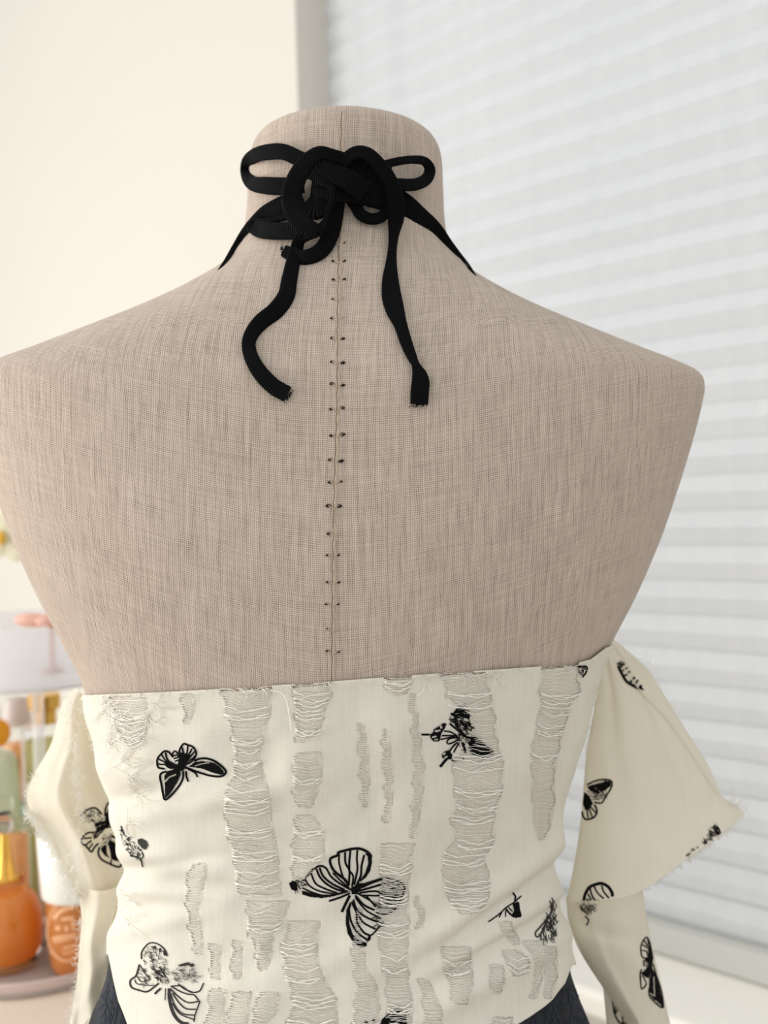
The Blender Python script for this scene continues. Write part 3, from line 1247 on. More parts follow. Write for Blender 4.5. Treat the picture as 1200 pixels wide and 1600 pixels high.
def fringe(parent, line, depth, ang, n, L, name='frayed_edge', rad=0.00013, curl=0.8, dsp=0.004, spread=0.5):
    mbf = MB()
    P = catmull(line, 2.0)
    for _ in range(n):
        x, y = random.choice(P)[:2]
        x += random.gauss(0, 1.6)
        y += random.gauss(0, 1.6)
        a = ang + random.gauss(0, spread)
        c = random.gauss(0, curl)
        l = L * random.uniform(0.4, 1.3)
        d0 = depth + random.uniform(-dsp, dsp)
        pts = []
        for i in range(7):
            pts.append(pt(x, y, d0))
            x += math.cos(a) * l / 6
            y += math.sin(a) * l / 6
            a += c / 3
        mbf.tube(pts, rad, 3)
    return part(name, mbf.v, mbf.f, FRAY, top_t, parent, kind='stuff')


fringe(flareR, [(1004, 1388), (1062, 1349), (1132, 1297), (1160, 1276)], 0.575, 1.0, 260, 9)
fringe(flareR, [(1136, 1248), (1150, 1258), (1164, 1272)], 0.583, -0.5, 26, 22, curl=1.8, spread=0.35)
fringe(flareR, [(995, 1030), (1015, 1052), (1025, 1075)], 0.586, 0.5, 18, 26, curl=1.2, spread=0.3)
fringe(flareR, [(936, 1060), (926, 1120), (916, 1180)], 0.584, 2.0, 60, 9)
fringe(flareL, [(45, 1262), (60, 1287), (78, 1312), (94, 1345), (122, 1402)], 0.588, 2.0, 420, 16)
fringe(flareL, [(57, 1203), (43, 1236), (45, 1262)], 0.590, 2.6, 60, 7)
fringe(flareL, [(110, 1090), (120, 1200), (125, 1300), (120, 1390)], 0.572, 1.7, 260, 18, spread=0.9)
fringe(tubeL, [(127, 1430), (123, 1490), (119, 1540), (108, 1600)], 0.592, 2.2, 120, 9)
fringe(tubeL, [(110, 1622), (132, 1598), (152, 1570), (172, 1540)], 0.588, 0.8, 40, 5)
fringe(bod, [(131, 1090), (140, 1130), (152, 1165), (165, 1210)], 0.53, 2.4, 110, 10)
fringe(bod, [(938, 1036), (925, 1090), (908, 1160)], 0.535, 0.6, 70, 10)
# ------------------------------------------------------------------ butterflies on the cloth


def butterfly(parent, bvh, ox, oy, s, strokes=(), fills=(), fuzz=(), mat=None, label=None):
    d = Draw(bvh, ox, oy, s)
    for pts, w in strokes:
        d.stroke(pts, w * 1.2 + 0.25 * s)
    for f_ in fills:
        d.fill(f_[0], f_[1] if len(f_) > 1 else ())
    for a in fuzz:
        d.fuzz(*a)
    return part('butterfly', d.v, d.f, mat or INK, top_t, parent, label=label)


# swallow-winged moth, upper left of the back
butterfly(bod, BB, 240, 1150, 10,
          [([(640, 385), (720, 350), (820, 345), (930, 375), (1020, 430), (1100, 500), (1135, 560), (1090, 615), (1000, 630), (880, 615), (760, 580), (640, 540), (540, 500), (500, 490)], 25),
           ([(210, 550), (130, 575), (105, 630), (125, 740), (150, 880), (175, 985), (220, 975), (320, 880), (420, 750), (465, 640), (465, 540)], 25),
           ([(400, 270), (420, 190), (480, 115), (540, 140), (590, 150), (640, 190), (670, 260), (650, 330), (600, 390), (540, 430)], 22),
           ([(500, 350), (470, 260), (450, 170)], 20), ([(510, 340), (530, 240), (540, 150)], 18), ([(530, 340), (580, 240), (610, 190)], 18), ([(550, 350), (610, 280), (650, 230)], 18), ([(560, 380), (620, 340), (650, 300)], 16),
           ([(300, 320), (240, 245), (170, 235), (110, 290), (65, 350), (60, 420), (80, 490), (180, 510)], 22),
           ([(260, 420), (210, 340), (190, 250)], 22), ([(230, 420), (160, 340), (130, 280)], 16), ([(220, 420), (130, 380), (80, 350)], 16), ([(220, 440), (130, 440), (70, 430)], 16),
           ([(300, 330), (305, 260), (330, 230), (370, 255), (390, 330)], 18), ([(310, 310), (370, 290)], 16), ([(320, 350), (385, 330)], 16), ([(340, 390), (400, 370)], 16),
           ([(510, 540), (515, 620), (545, 710)], 22), ([(540, 510), (650, 570), (690, 640)], 20)],
          [([(560, 470), (640, 400), (760, 385), (900, 400), (960, 415), (1040, 470), (1100, 540), (1110, 590), (1060, 600), (950, 575), (860, 540), (760, 500), (650, 485)], [([(660, 455), (760, 425), (870, 408)], 18)]),
           ([(220, 545), (330, 510), (430, 530), (430, 600), (380, 720), (300, 850), (230, 940), (190, 970), (185, 800), (178, 700), (172, 620)], [([(190, 700), (250, 635), (350, 595)], 22)]),
           ([(400, 260), (440, 250), (480, 265), (560, 280), (600, 300), (560, 370), (540, 430), (480, 500), (420, 510), (380, 450), (400, 350)],),
           ([(170, 390), (250, 380), (330, 420), (400, 460), (440, 520), (330, 510), (240, 500), (190, 460)],),
           ([(360, 440), (480, 420), (520, 480), (460, 540), (330, 530)],)])

# swallowtail over the ladder, upper right of the back
butterfly(bod, BB, 650, 1090, 9.23,
          [([(480, 370), (580, 450), (700, 550), (830, 585)], 22), ([(560, 390), (640, 470), (720, 550)], 14),
           ([(75, 530), (190, 530)], 22), ([(400, 480), (490, 490), (580, 540)], 16), ([(370, 545), (470, 545), (580, 545)], 15), ([(350, 600), (450, 580), (560, 550)], 16),
           ([(590, 570), (480, 590), (440, 640), (460, 665), (540, 640), (600, 600)], 16), ([(600, 640), (540, 690), (480, 770)], 18), ([(620, 650), (570, 730), (540, 790)], 16),
           ([(440, 880), (390, 940), (345, 995)], 30), ([(510, 890), (530, 905), (600, 900), (690, 880)], 16), ([(660, 640), (700, 740), (710, 790)], 26),
           ([(770, 780), (880, 840), (1000, 860), (1100, 810), (1110, 780)], 14), ([(780, 690), (900, 720), (1060, 760)], 18), ([(790, 740), (900, 790), (1050, 790)], 16)],
          [([(190, 530), (240, 500), (250, 450), (320, 410), (390, 360), (440, 370), (420, 420), (390, 470), (360, 520), (350, 580), (340, 620), (260, 630), (210, 590)],
            [([(355, 410), (360, 430)], 30), ([(280, 478), (335, 470)], 30), ([(240, 565), (280, 555)], 26), ([(270, 602), (300, 598)], 22)]),
           ([(360, 820), (400, 770), (470, 750), (520, 820), (510, 880), (440, 890), (380, 870)], [([(390, 815), (415, 795)], 24), ([(410, 860), (440, 845)], 24)]),
           ([(690, 85), (740, 120), (770, 200), (770, 300), (700, 290), (560, 250), (500, 250), (580, 150)], [([(560, 230), (680, 215), (760, 230)], 9), ([(600, 170), (700, 160), (750, 180)], 7)])],
          [([(500, 220), (770, 220), (780, 360), (720, 500), (560, 400), (465, 340)], 90, 7, 0.75, 1.5, 0.3),
           ([(720, 570), (850, 570), (960, 640), (1060, 720), (1110, 790), (1060, 840), (960, 865), (830, 820), (770, 780), (770, 690)], 150, 9, 0.45, 1.3, 0.45),
           ([(560, 520), (680, 520), (720, 620), (720, 760), (640, 760), (600, 640)], 30, 6, 1.0, 1.0, 0.6), ([(760, 330), (830, 430), (760, 560), (700, 500)], 24, 5, 0.8, 1.1, 0.6)])

# large butterfly, low in the middle of the back
butterfly(bod, BB, 445, 1315, 6,
          [([(600, 410), (560, 350), (470, 280), (430, 210), (430, 155), (495, 125), (500, 100), (560, 82), (640, 65), (710, 65), (780, 98), (812, 140)], 19),
           ([(510, 110), (510, 200), (550, 340), (590, 390)], 13), ([(565, 95), (570, 200), (605, 270), (600, 400)], 15), ([(615, 80), (605, 180), (605, 270)], 15), ([(605, 270), (640, 320), (630, 420)], 13),
           ([(680, 75), (675, 160), (680, 260), (650, 400)], 14), ([(745, 120), (720, 220), (710, 320), (665, 420)], 15),
           ([(190, 345), (250, 270), (300, 235), (340, 225), (390, 250), (430, 320), (500, 380), (620, 450)], 14), ([(295, 250), (330, 330), (400, 400), (500, 450), (590, 465)], 15),
           ([(325, 240), (360, 320), (440, 390), (560, 450)], 15), ([(245, 290), (290, 390), (380, 440), (490, 480)], 13), ([(190, 350), (230, 410), (320, 460), (470, 490)], 11), ([(165, 430), (250, 470), (350, 500), (450, 500)], 10), ([(450, 290), (520, 360), (600, 430)], 12),
           ([(690, 460), (800, 430), (900, 400)], 15), ([(700, 480), (790, 465), (870, 465), (910, 490)], 13), ([(730, 500), (850, 505), (900, 500)], 11), ([(680, 480), (800, 550), (850, 600)], 13), ([(760, 500), (810, 560), (850, 610)], 11),
           ([(915, 340), (1000, 345), (1090, 385), (1120, 420), (1110, 480), (1080, 540), (1060, 600), (1020, 640)], 11), ([(1020, 650), (940, 680), (850, 660)], 8), ([(880, 400), (980, 390), (1070, 410)], 7), ([(900, 490), (1000, 520), (1080, 500)], 7),
           ([(640, 540), (680, 640), (770, 710), (900, 760)], 14), ([(660, 500), (740, 590), (840, 640)], 15), ([(625, 560), (670, 660), (680, 760), (740, 850), (800, 880)], 15), ([(690, 690), (740, 760), (850, 820)], 13),
           ([(600, 620), (620, 740), (680, 850), (770, 920)], 14), ([(930, 740), (880, 800), (830, 860), (800, 880)], 11), ([(660, 520), (760, 640), (900, 720)], 12),
           ([(610, 480), (520, 520), (415, 555)], 14), ([(610, 500), (570, 580), (535, 655)], 20)],
          [([(750, 110), (790, 90), (815, 140), (815, 200), (800, 270), (760, 330), (710, 370), (700, 360), (750, 290), (780, 200), (775, 130)],),
           ([(160, 455), (165, 490), (240, 515), (350, 525), (450, 510), (560, 480), (620, 460), (560, 460), (450, 490), (330, 495), (250, 475)],),
           ([(700, 400), (800, 365), (915, 330), (918, 355), (820, 390), (720, 435)],),
           ([(610, 560), (575, 640), (570, 760), (590, 860), (640, 940), (710, 990), (770, 975), (765, 945), (700, 930), (640, 870), (610, 780), (600, 680), (625, 580)],),
           ([(780, 880), (810, 885), (800, 920), (765, 945), (770, 910)],), ([(615, 430), (700, 385), (740, 385), (710, 440), (680, 485), (625, 485)],),
           ([(40, 385), (80, 365), (110, 375), (125, 440), (100, 460), (60, 440)],)],
          [([(900, 340), (1000, 345), (1090, 380), (1120, 410), (1115, 460), (1080, 540), (1030, 640), (940, 680), (860, 650), (820, 610), (900, 500)], 90, 11, 0.2, 0.7, 0.5),
           ([(120, 350), (190, 345), (230, 400), (160, 440)], 14, 8, 0.5, 0.7, 0.6), ([(40, 385), (130, 360), (150, 470), (80, 470)], 16, 7, 1.0, 0.9, 0.6),
           ([(840, 690), (930, 720), (920, 780), (840, 820)], 14, 10, -0.3, 0.7, 0.4)])

# pale worn butterfly, bottom left
butterfly(bod, BB, 195, 1460, 8.571,
          [([(230, 330), (230, 240), (290, 150), (350, 110), (430, 120), (510, 170), (560, 240), (570, 290)], 13), ([(410, 150), (410, 190)], 18), ([(480, 180), (480, 230)], 20), ([(530, 210), (545, 280)], 26),
           ([(200, 400), (180, 480), (150, 560), (90, 600), (75, 650), (100, 710), (180, 740), (300, 765), (400, 700), (460, 650)], 17), ([(140, 600), (170, 660), (300, 680), (400, 680)], 8),
           ([(170, 560), (230, 630), (350, 600)], 8), ([(210, 410), (260, 500), (350, 600)], 9), ([(380, 440), (450, 520), (520, 570)], 13), ([(470, 430), (520, 520), (560, 580)], 13),
           ([(600, 720), (600, 850), (630, 990), (680, 1100), (760, 1180), (860, 1200)], 34), ([(620, 690), (740, 760), (850, 800), (930, 810), (990, 880)], 13), ([(610, 720), (720, 830), (850, 910), (1010, 890)], 13),
           ([(640, 780), (720, 900), (820, 990), (960, 1000)], 13), ([(620, 800), (680, 960), (780, 1060), (940, 1080)], 12), ([(640, 920), (740, 1060), (930, 1140)], 11), ([(1010, 890), (970, 1000), (940, 1090), (930, 1170)], 12),
           ([(640, 690), (760, 690), (880, 770), (1000, 760), (1060, 650)], 13), ([(720, 660), (800, 730), (900, 770)], 13), ([(490, 720), (440, 760), (410, 795)], 22), ([(550, 720), (545, 880)], 8)],
          [([(710, 410), (770, 390), (860, 365), (880, 390), (920, 380), (940, 410), (900, 440), (860, 410), (760, 425)],)],
          [([(240, 250), (350, 140), (500, 200), (560, 350), (500, 480), (380, 420), (260, 380)], 60, 7, 0.5, 0.45, 0.9), ([(360, 420), (560, 400), (620, 560), (560, 660), (420, 640)], 55, 8, 0.6, 0.55, 0.6),
           ([(640, 420), (1000, 460), (1010, 620), (900, 660), (640, 620)], 50, 10, 0.1, 0.45, 0.5), ([(200, 420), (340, 500), (400, 680), (200, 700)], 26, 7, 0.4, 0.4, 0.8)], mat=INK_GREY)

# half worn away butterfly at the left waist
butterfly(bod, BB, 115, 1240, 9.23,
          [([(690, 460), (720, 560), (800, 660)], 12), ([(820, 890), (960, 930), (1000, 1050)], 14), ([(990, 840), (1010, 900), (960, 960)], 12)],
          [([(930, 660), (990, 640), (1060, 680), (1085, 740), (1050, 810), (1000, 790), (940, 720)],)],
          [([(690, 460), (740, 560), (930, 680), (990, 820), (960, 960), (820, 890), (760, 760), (680, 640)], 80, 6, 0.6, 0.45, 0.8)], mat=INK_GREY)
# folded wing on the right side
butterfly(bod, BB, 750, 1380, 8,
          [([(100, 485), (220, 400), (330, 300), (420, 240), (510, 160)], 12), ([(405, 110), (440, 170), (430, 220)], 16), ([(320, 320), (370, 380), (420, 420)], 16), ([(350, 300), (400, 350)], 12), ([(320, 340), (315, 420)], 10), ([(270, 360), (235, 430)], 10)],
          [([(400, 260), (460, 230), (485, 240), (495, 330), (515, 400), (500, 425), (430, 430), (390, 400), (420, 340)],)])
butterfly(bod, BB, 750, 1380, 8,
          [([(840, 440), (740, 560), (690, 620), (700, 670), (740, 660), (790, 560), (830, 460)], 14), ([(900, 250), (880, 380), (820, 480)], 16)], (),
          [([(900, 170), (930, 250), (930, 380), (960, 480), (940, 700), (800, 740), (740, 680), (820, 500), (850, 330)], 90, 10, 1.4, 0.9, 0.5)], mat=INK_GREY)
butterfly(bod, BB, 550, 1500, 8, [([(280, 740), (250, 830)], 32), ([(160, 760), (220, 830)], 30)],
          [([(370, 740), (540, 600), (590, 575), (630, 610), (680, 690), (690, 860), (340, 860)], [([(430, 720), (520, 660)], 20), ([(540, 790), (600, 750)], 24), ([(640, 640), (660, 700)], 12)])])
butterfly(bod, BB, 880, 990, 7.5, [([(150, 385), (270, 385), (265, 450), (220, 510)], 12)], (), [([(160, 375), (270, 380), (265, 450), (220, 510), (190, 470)], 26, 5, 0.7, 1.0, 0.8)])

# sleeves
butterfly(flareL, BFL, 115, 1240, 9.23,
          [([(550, 100), (480, 160), (450, 250), (450, 330)], 20), ([(100, 330), (170, 250), (300, 205), (400, 290)], 20), ([(300, 560), (200, 570), (120, 640), (120, 710), (170, 750), (250, 840), (290, 780), (350, 720)], 20),
           ([(130, 650), (250, 640)], 18), ([(170, 740), (250, 680)], 18), ([(220, 790), (270, 720)], 16), ([(370, 770), (350, 860), (400, 950), (520, 1010), (650, 1055), (690, 1020), (700, 900), (640, 720)], 22), ([(540, 950), (540, 1000)], 20),
           ([(440, 460), (620, 410)], 22), ([(540, 600), (650, 660)], 22), ([(400, 500), (560, 470), (640, 430)], 18)],
          [([(540, 150), (490, 230), (450, 300), (450, 400), (520, 400), (600, 340), (590, 280)], [([(565, 240), (530, 350)], 22)]),
           ([(520, 650), (620, 720), (690, 900), (690, 980), (600, 960), (540, 940), (530, 830), (500, 720)],), ([(390, 780), (460, 720), (480, 760), (480, 860), (520, 930), (440, 890), (390, 830)],),
           ([(300, 420), (480, 380), (560, 430), (430, 520), (330, 640), (270, 640), (330, 510)], [([(330, 480), (450, 430)], 9), ([(320, 600), (400, 520)], 8)])],
          [([(100, 320), (180, 240), (300, 210), (370, 260), (420, 310), (380, 380), (250, 400), (130, 400)], 40, 6, 0.5, 0.9, 0.7), ([(250, 400), (450, 350), (600, 420), (450, 520), (330, 660), (260, 640), (330, 500)], 40, 7, -0.5, 1.0, 0.5),
           ([(380, 600), (560, 560), (600, 700), (400, 760)], 24, 6, -0.5, 1.0, 0.5)])
butterfly(flareR, BFR, 890, 1200, 6.154,
          [([(170, 160), (260, 120), (350, 110), (405, 130), (400, 190), (350, 270), (310, 335), (240, 330)], 12), ([(122, 400), (135, 470), (170, 495), (240, 470), (265, 410), (240, 350)], 14), ([(170, 400), (180, 480)], 11), ([(190, 390), (220, 470)], 11), ([(200, 370), (255, 430)], 11)],
          [([(170, 180), (260, 140), (340, 120), (400, 130), (400, 170), (350, 210), (280, 250), (200, 220)], [([(190, 165), (330, 130)], 8), ([(250, 190), (300, 230)], 5)]), ([(145, 230), (190, 260), (230, 340), (190, 400), (150, 400), (132, 340)],)],
          [([(180, 220), (350, 200), (370, 260), (300, 330), (220, 310)], 40, 7, 0.6, 0.9, 0.4)])
butterfly(flareR, BFR, 890, 1200, 6.154,
          [([(140, 1270), (150, 1220), (190, 1150), (250, 1120), (310, 1110), (370, 1140), (410, 1200), (410, 1235)], 24), ([(200, 1160), (220, 1230), (250, 1275)], 12), ([(240, 1140), (270, 1200), (330, 1255)], 12), ([(310, 1130), (330, 1190), (380, 1250)], 12), ([(180, 1210), (210, 1270)], 12)], (),
          [([(90, 1300), (150, 1270), (290, 1270), (250, 1300), (120, 1300)], 40, 7, 0.8, 1.0, 0.5)])
butterfly(tubeR, BTR, 890, 1200, 6.154, [([(150, 1420), (185, 1460), (165, 1510)], 12), ([(100, 1330), (150, 1380), (180, 1410)], 10)], (), [([(90, 1310), (270, 1310), (240, 1360), (180, 1400), (120, 1390)], 46, 8, 0.9, 0.9, 0.5)], mat=INK_GREY)
butterfly(flareR, BFR, 1000, 1220, 6.667, (), [([(745, 485), (770, 465), (820, 490), (850, 565), (820, 590), (790, 560)], [([(770, 490), (830, 540)], 6)])],
          [([(740, 480), (770, 460), (820, 490), (850, 560), (810, 590), (760, 620), (700, 660), (640, 650), (700, 580)], 80, 6, 0.9, 1.0, 0.5), ([(470, 790), (560, 700), (600, 690), (520, 780)], 14, 5, 0.3, 0.8, 0.6)])
butterfly(flareR, BFR, 880, 990, 7.5, [([(640, 380), (690, 480), (750, 570), (890, 650)], 26), ([(710, 500), (740, 480), (780, 440)], 18), ([(780, 580), (810, 540), (840, 510)], 22), ([(830, 610), (875, 545)], 18), ([(690, 440), (750, 400)], 16), ([(890, 640), (900, 610), (920, 610)], 14)],
          [([(880, 650), (900, 600), (950, 665)],)], [([(630, 350), (700, 320), (720, 360), (670, 420)], 26, 5, 0.8, 0.9, 0.7)])
butterfly(tubeR, BTR, 930, 1450, 10,
          [([(860, 490), (740, 460), (710, 370), (710, 280), (750, 190), (800, 140), (845, 230), (880, 400), (895, 490)], 16), ([(760, 190), (810, 280)], 16), ([(730, 260), (810, 310)], 16), ([(720, 350), (790, 360), (820, 440)], 14), ([(810, 160), (830, 270)], 12),
           ([(720, 640), (700, 700), (700, 780), (710, 860), (720, 950), (760, 930), (800, 860)], 16), ([(900, 560), (950, 740), (1010, 920), (1045, 1080), (1060, 1240), (1030, 1245), (960, 1190), (880, 1110), (840, 1050), (835, 930)], 15),
           ([(720, 740), (760, 780), (790, 850)], 14)],
          [([(810, 280), (845, 270), (880, 400), (895, 500), (890, 560), (820, 560), (760, 480), (820, 440)],), ([(740, 500), (830, 480), (830, 600), (740, 590)], [([(770, 520), (770, 580)], 13), ([(800, 510), (800, 580)], 13)]),
           ([(830, 560), (890, 560), (870, 680), (830, 780), (770, 760), (720, 720), (700, 680), (790, 620)], [([(720, 680), (780, 630)], 16)]),
           ([(880, 620), (945, 740), (1000, 900), (1040, 1080), (1058, 1235), (1030, 1240), (960, 1180), (890, 1100), (845, 1040), (835, 930), (830, 800)], [([(905, 760), (910, 900), (918, 1060)], 15), ([(930, 1130), (1010, 1205)], 14), ([(850, 1015), (895, 1050)], 14), ([(1000, 930), (1035, 1080)], 7), ([(840, 700), (840, 760)], 14)])])
butterfly(stripR, BSR, 930, 1450, 10, [([(230, 1000), (280, 1180), (300, 1320), (390, 1480), (520, 1470)], 20), ([(250, 1010), (300, 1080)], 16), ([(270, 1090), (300, 1060)], 18), ([(340, 1110), (310, 1330)], 18), ([(390, 1180), (330, 1330)], 15), ([(390, 1180), (420, 1340), (440, 1560)], 20), ([(460, 1290), (500, 1470)], 18)])

# ------------------------------------------------------------------ black ribbon tied round the neck (body frame)
ribbon = thing('ribbon_bow', 'black ribbed ribbon tied in a bow at the back of the neck', 'ribbon', pt(535, 300, 0.50), body=True)


def torso_depth(px, py, default=0.56):
    d = pt(px, py, 1.0)
    loc, nor, i, dist = TBVH.ray_cast(Vector((0, 0, 0)), d.normalized())
    return loc.y if loc is not None else default


def strand(name, pts, label=None, hug=True, thick=0.0016):
    """pts: (px, py, width px, stand-off from the linen in mm). flat ribbed band with rounded edges"""
    P = catmull(pts, 2.5)
    m = len(P)
    depth = np.array([torso_depth(p[0], p[1]) for p in P])
    # smooth the depth along the strand so that the band does not jump
    ker = np.ones(9) / 9
    dp = np.convolve(np.pad(depth, 4, mode='edge'), ker, mode='valid')
    C = [pt(p[0], p[1], dp[i] - p[3] * 0.001) for i, p in enumerate(P)]
    vs, fs, uv = [], [], []
    K = 12
    L = 0.0
    for i, p in enumerate(P):
        a, b = P[max(i - 1, 0)], P[min(i + 1, m - 1)]
        tx, ty = b[0] - a[0], b[1] - a[1]
        l = math.hypot(tx, ty) or 1
        side = Vector((-ty / l, 0, -tx / l))
        t = (C[min(i + 1, m - 1)] - C[max(i - 1, 0)]).normalized()
        side = (side - t * side.dot(t)).normalized()
        nrm = t.cross(side).normalized()
        hw = p[2] * 0.5 / F * C[i].y
        th = thick * (1.0 if hw > 0.0022 else 1.25)
        if i:
            L += (C[i] - C[i - 1]).length
        for k in range(K):
            an = 2 * math.pi * k / K
            cx, sx = math.cos(an), math.sin(an)
            ex = math.copysign(abs(cx) ** 0.6, cx)
            ey = math.copysign(abs(sx) ** 0.6, sx)
            vs.append(C[i] + side * ex * hw + nrm * ey * th * (0.75 + 0.25 * abs(ex)))
            uv.append((ex * hw, L))
    for i in range(m - 1):
        for k in range(K):
            k2 = (k + 1) % K
            fs.append((i * K + k, i * K + k2, (i + 1) * K + k2, (i + 1) * K + k))
    fs.append(tuple(range(K)))
    fs.append(tuple((m - 1) * K + k for k in reversed(range(K))))
    return part(name, vs, fs, RIBBON, ribbon, uv=uv, label=label)


strand('neck_strap', [(472, 306, 30, 3), (438, 322, 28, 3), (417, 333, 26, 2.2), (400, 348, 23, 2), (385, 365, 20, 1.6), (370, 386, 15, 1), (356, 408, 12, -2), (340, 432, 10, -8)])
strand('neck_strap', [(590, 292, 32, 4), (630, 318, 34, 3), (652, 336.5, 32, 2.4), (676, 357, 28, 2), (696, 380.5, 22, 1.6), (714, 399, 14, 0.8), (729, 416, 11, -1), (744, 438, 8, -7)])
strand('bow_loop', [(492, 258, 26, 9), (470, 249, 25, 10), (445, 238, 25, 11), (425, 237, 25, 11), (403, 241, 22, 11), (388, 252, 20, 12), (385, 270, 19, 12), (394, 286, 22, 12), (417, 290, 27, 12), (445, 291, 28, 11), (475, 288, 28, 9)])
strand('bow_loop', [(590, 262, 16, 9), (604, 256.5, 12, 10), (623, 252, 12, 11), (645, 249.5, 12, 11), (663, 252, 14, 12), (671.5, 265, 18, 12), (666, 280, 19, 12), (650, 288, 19, 12), (630, 289, 20, 11), (606, 288, 22, 9), (585, 286, 24, 8)])
strand('bow_loop', [(545, 252, 22, 14), (520, 243, 20, 18), (498, 240, 23, 21), (478, 256, 28, 23), (463, 280, 31, 24), (456, 306, 32, 24), (460, 330, 32, 24), (474, 351, 31, 22), (495, 362, 24, 19)])
strand('bow_loop', [(495, 362, 16, 19), (508, 345, 9, 17), (517, 315, 9, 16), (519, 294, 12, 15), (506, 284, 18, 14), (490, 284, 18, 12)])
strand('bow_loop', [(530, 300, 34, 8), (512, 316, 34, 8), (492, 326, 36, 8), (478, 318, 36, 8)])
strand('bow_loop', [(528, 300, 26, 7), (524, 330, 27, 6), (518, 362, 27, 5), (503, 390, 26, 4), (478, 402, 24, 3.5), (456, 397, 22, 3), (444, 392, 19, 3)])
strand('bow_loop', [(472, 361, 27, 10), (450, 361, 27, 9), (428, 361, 27, 8), (408, 358.5, 27, 7), (395, 354, 20, 6), (400, 347, 12, 5), (418, 346, 9, 5), (442, 340, 10, 5), (460, 333, 12, 6)])
strand('bow_loop', [(545, 305, 22, 6), (555, 320, 20, 5), (564, 335, 19, 4.5), (580, 342, 18, 4), (597, 338, 18, 4.5), (606, 322, 18, 6)])
strand('knot', [(482, 262, 34, 9), (510, 266, 44, 11), (545, 264, 48, 12), (578, 268, 48, 11), (606, 280, 40, 9)])
strand('knot', [(488, 292, 40, 8), (520, 292, 46, 11), (556, 296, 44, 11), (590, 306, 40, 8), (606, 312, 34, 6)])
strand('knot', [(500, 258, 24, 14), (520, 270, 30, 16), (545, 282, 34, 16), (570, 300, 34, 13)])
strand('tail', [(505, 360, 14, 12), (486, 364, 20, 10), (470, 372, 20, 7), (464, 386, 20, 4.5), (458, 408, 22, 3), (452, 437, 25, 2.4), (447, 462, 27, 2.2), (431, 485, 28, 2.2), (408, 503, 26, 2.2), (393, 522, 23, 2.2), (388.5, 540, 22, 2.2), (394, 561, 23, 2.2), (408, 584, 25, 2.2), (428, 604, 26, 2.2), (449, 616, 26, 2.2)])
strand('tail', [(530, 268, 18, 14), (540, 250, 20, 16), (557, 238.5, 21, 17), (575, 241.5, 22, 18), (591.5, 257, 23, 18), (606, 278, 25, 17), (615, 302, 27, 15), (618.5, 324, 27, 12), (618.4, 342, 26, 9), (615.5, 366, 17, 6), (613.5, 386, 14, 4), (611.5, 408, 17, 3), (610, 437, 26, 2.4), (612, 463, 31, 2.2), (617.5, 485, 29, 2.2), (626, 508, 21, 2.2), (635, 536, 19, 2.2), (644, 558, 15.5, 2.2), (649.5, 570, 13, 2.4), (655, 584, 23, 2.4), (657, 596, 28, 2.4), (656, 610, 29, 2.4), (655, 631, 28, 2.4)])
# frayed cut ends
mb = MB()
for (cx, cy, hw, dx, dy) in ((450, 617, 12, 0.8, 0.6), (655, 631, 13, 0.1, 1), (443, 392, 9, -1, .1)):
    for _ in range(26):
        q = random.uniform(-1, 1)
        x, y = cx - dy * hw * q, cy + dx * hw * q
        Y = torso_depth(x, y) - 0.0022 + random.uniform(-.0008, .0008)
        l = random.uniform(2, 6)
        a = math.atan2(dy, dx) + random.gauss(0, .4)
        mb.tube([pt(x, y, Y), pt(x + math.cos(a) * l * .5, y + math.sin(a) * l * .5, Y), pt(x + math.cos(a + .3) * l, y + math.sin(a + .3) * l, Y)], 0.00018, 3)
part('frayed_ends', mb.v, mb.f, INK, ribbon, kind='stuff')
# ------------------------------------------------------------------ dressing table and perfume (world frame)
P0 = wpt(5, 1565, 0.90)
Z_DESK = P0.z
DESK = plain('desk_cream', srgb(226, 210, 192), 0.4, 0.02, 6, 0.4)
ACRYL = mat_glass('clear_acrylic', (0.99, 0.98, 0.99, 1), 0.7, 0.3, 1.1)
ACRYL2 = mat_glass('blush_acrylic', (0.93, 0.80, 0.74, 1), 0.6, 0.25, 1.2)
GLASS = mat_glass('bottle_glass', (0.97, 0.96, 0.95, 1), 1.0, 0.06, 1.15)
GOLD = plain('gold_metal', srgb(232, 180, 84), 0.25, 0.05, 30, 0.5, metal=0.9)
WCAP = plain('white_plastic', srgb(238, 236, 228), 0.4, 0.01, 20, 0.4)
ORANGE = mat_liquid('orange_perfume', srgb(255, 178, 84))
AMBER = mat_liquid('amber_mist', srgb(240, 160, 92))
PEACH = mat_liquid('peach_perfume', srgb(255, 214, 164), 0.15, 0.55)
LEMON = mat_liquid('pale_yellow_perfume', srgb(242, 238, 172))
GREEN = mat_liquid('pale_green_perfume', srgb(238, 244, 222))
MINT = mat_liquid('mint_base', srgb(184, 228, 202))
YBALL = mat_liquid('amber_yellow_resin', srgb(250, 188, 10), 0.1, 0.35)
PINK = mat_liquid('pink_petal', srgb(255, 216, 198), 0.5, 0.4)
PETAL = mat_liquid('white_petal', srgb(250, 246, 226), 0.6, 0.5)
YELLOW = plain('yellow_stamen', srgb(240, 190, 70), 0.7, 0.1, 80)
STEM = plain('green_stem', srgb(150, 160, 96), 0.6, 0.1, 40)
FROST = mat_liquid('frosted_cap', srgb(235, 226, 222), 0.4, 0.4)
EMBOSS = plain('embossed_plastic', srgb(238, 182, 134), 0.35, 0.03, 40, 0.5)


def on_plane(px, py, z):
    a = wpt(px, py, 1.0) - CAM
    return CAM + a * ((z - CAM.z) / a.z)


def depth_z(px, py, Y):
    """world height of a photo pixel at world depth Y"""
    a = wpt(px, py, 1.0) - CAM
    return CAM.z + a.z * (Y / a.y)


def px_at(px, py, Y):
    a = wpt(px, py, 1.0) - CAM
    return CAM + a * (Y / a.y)


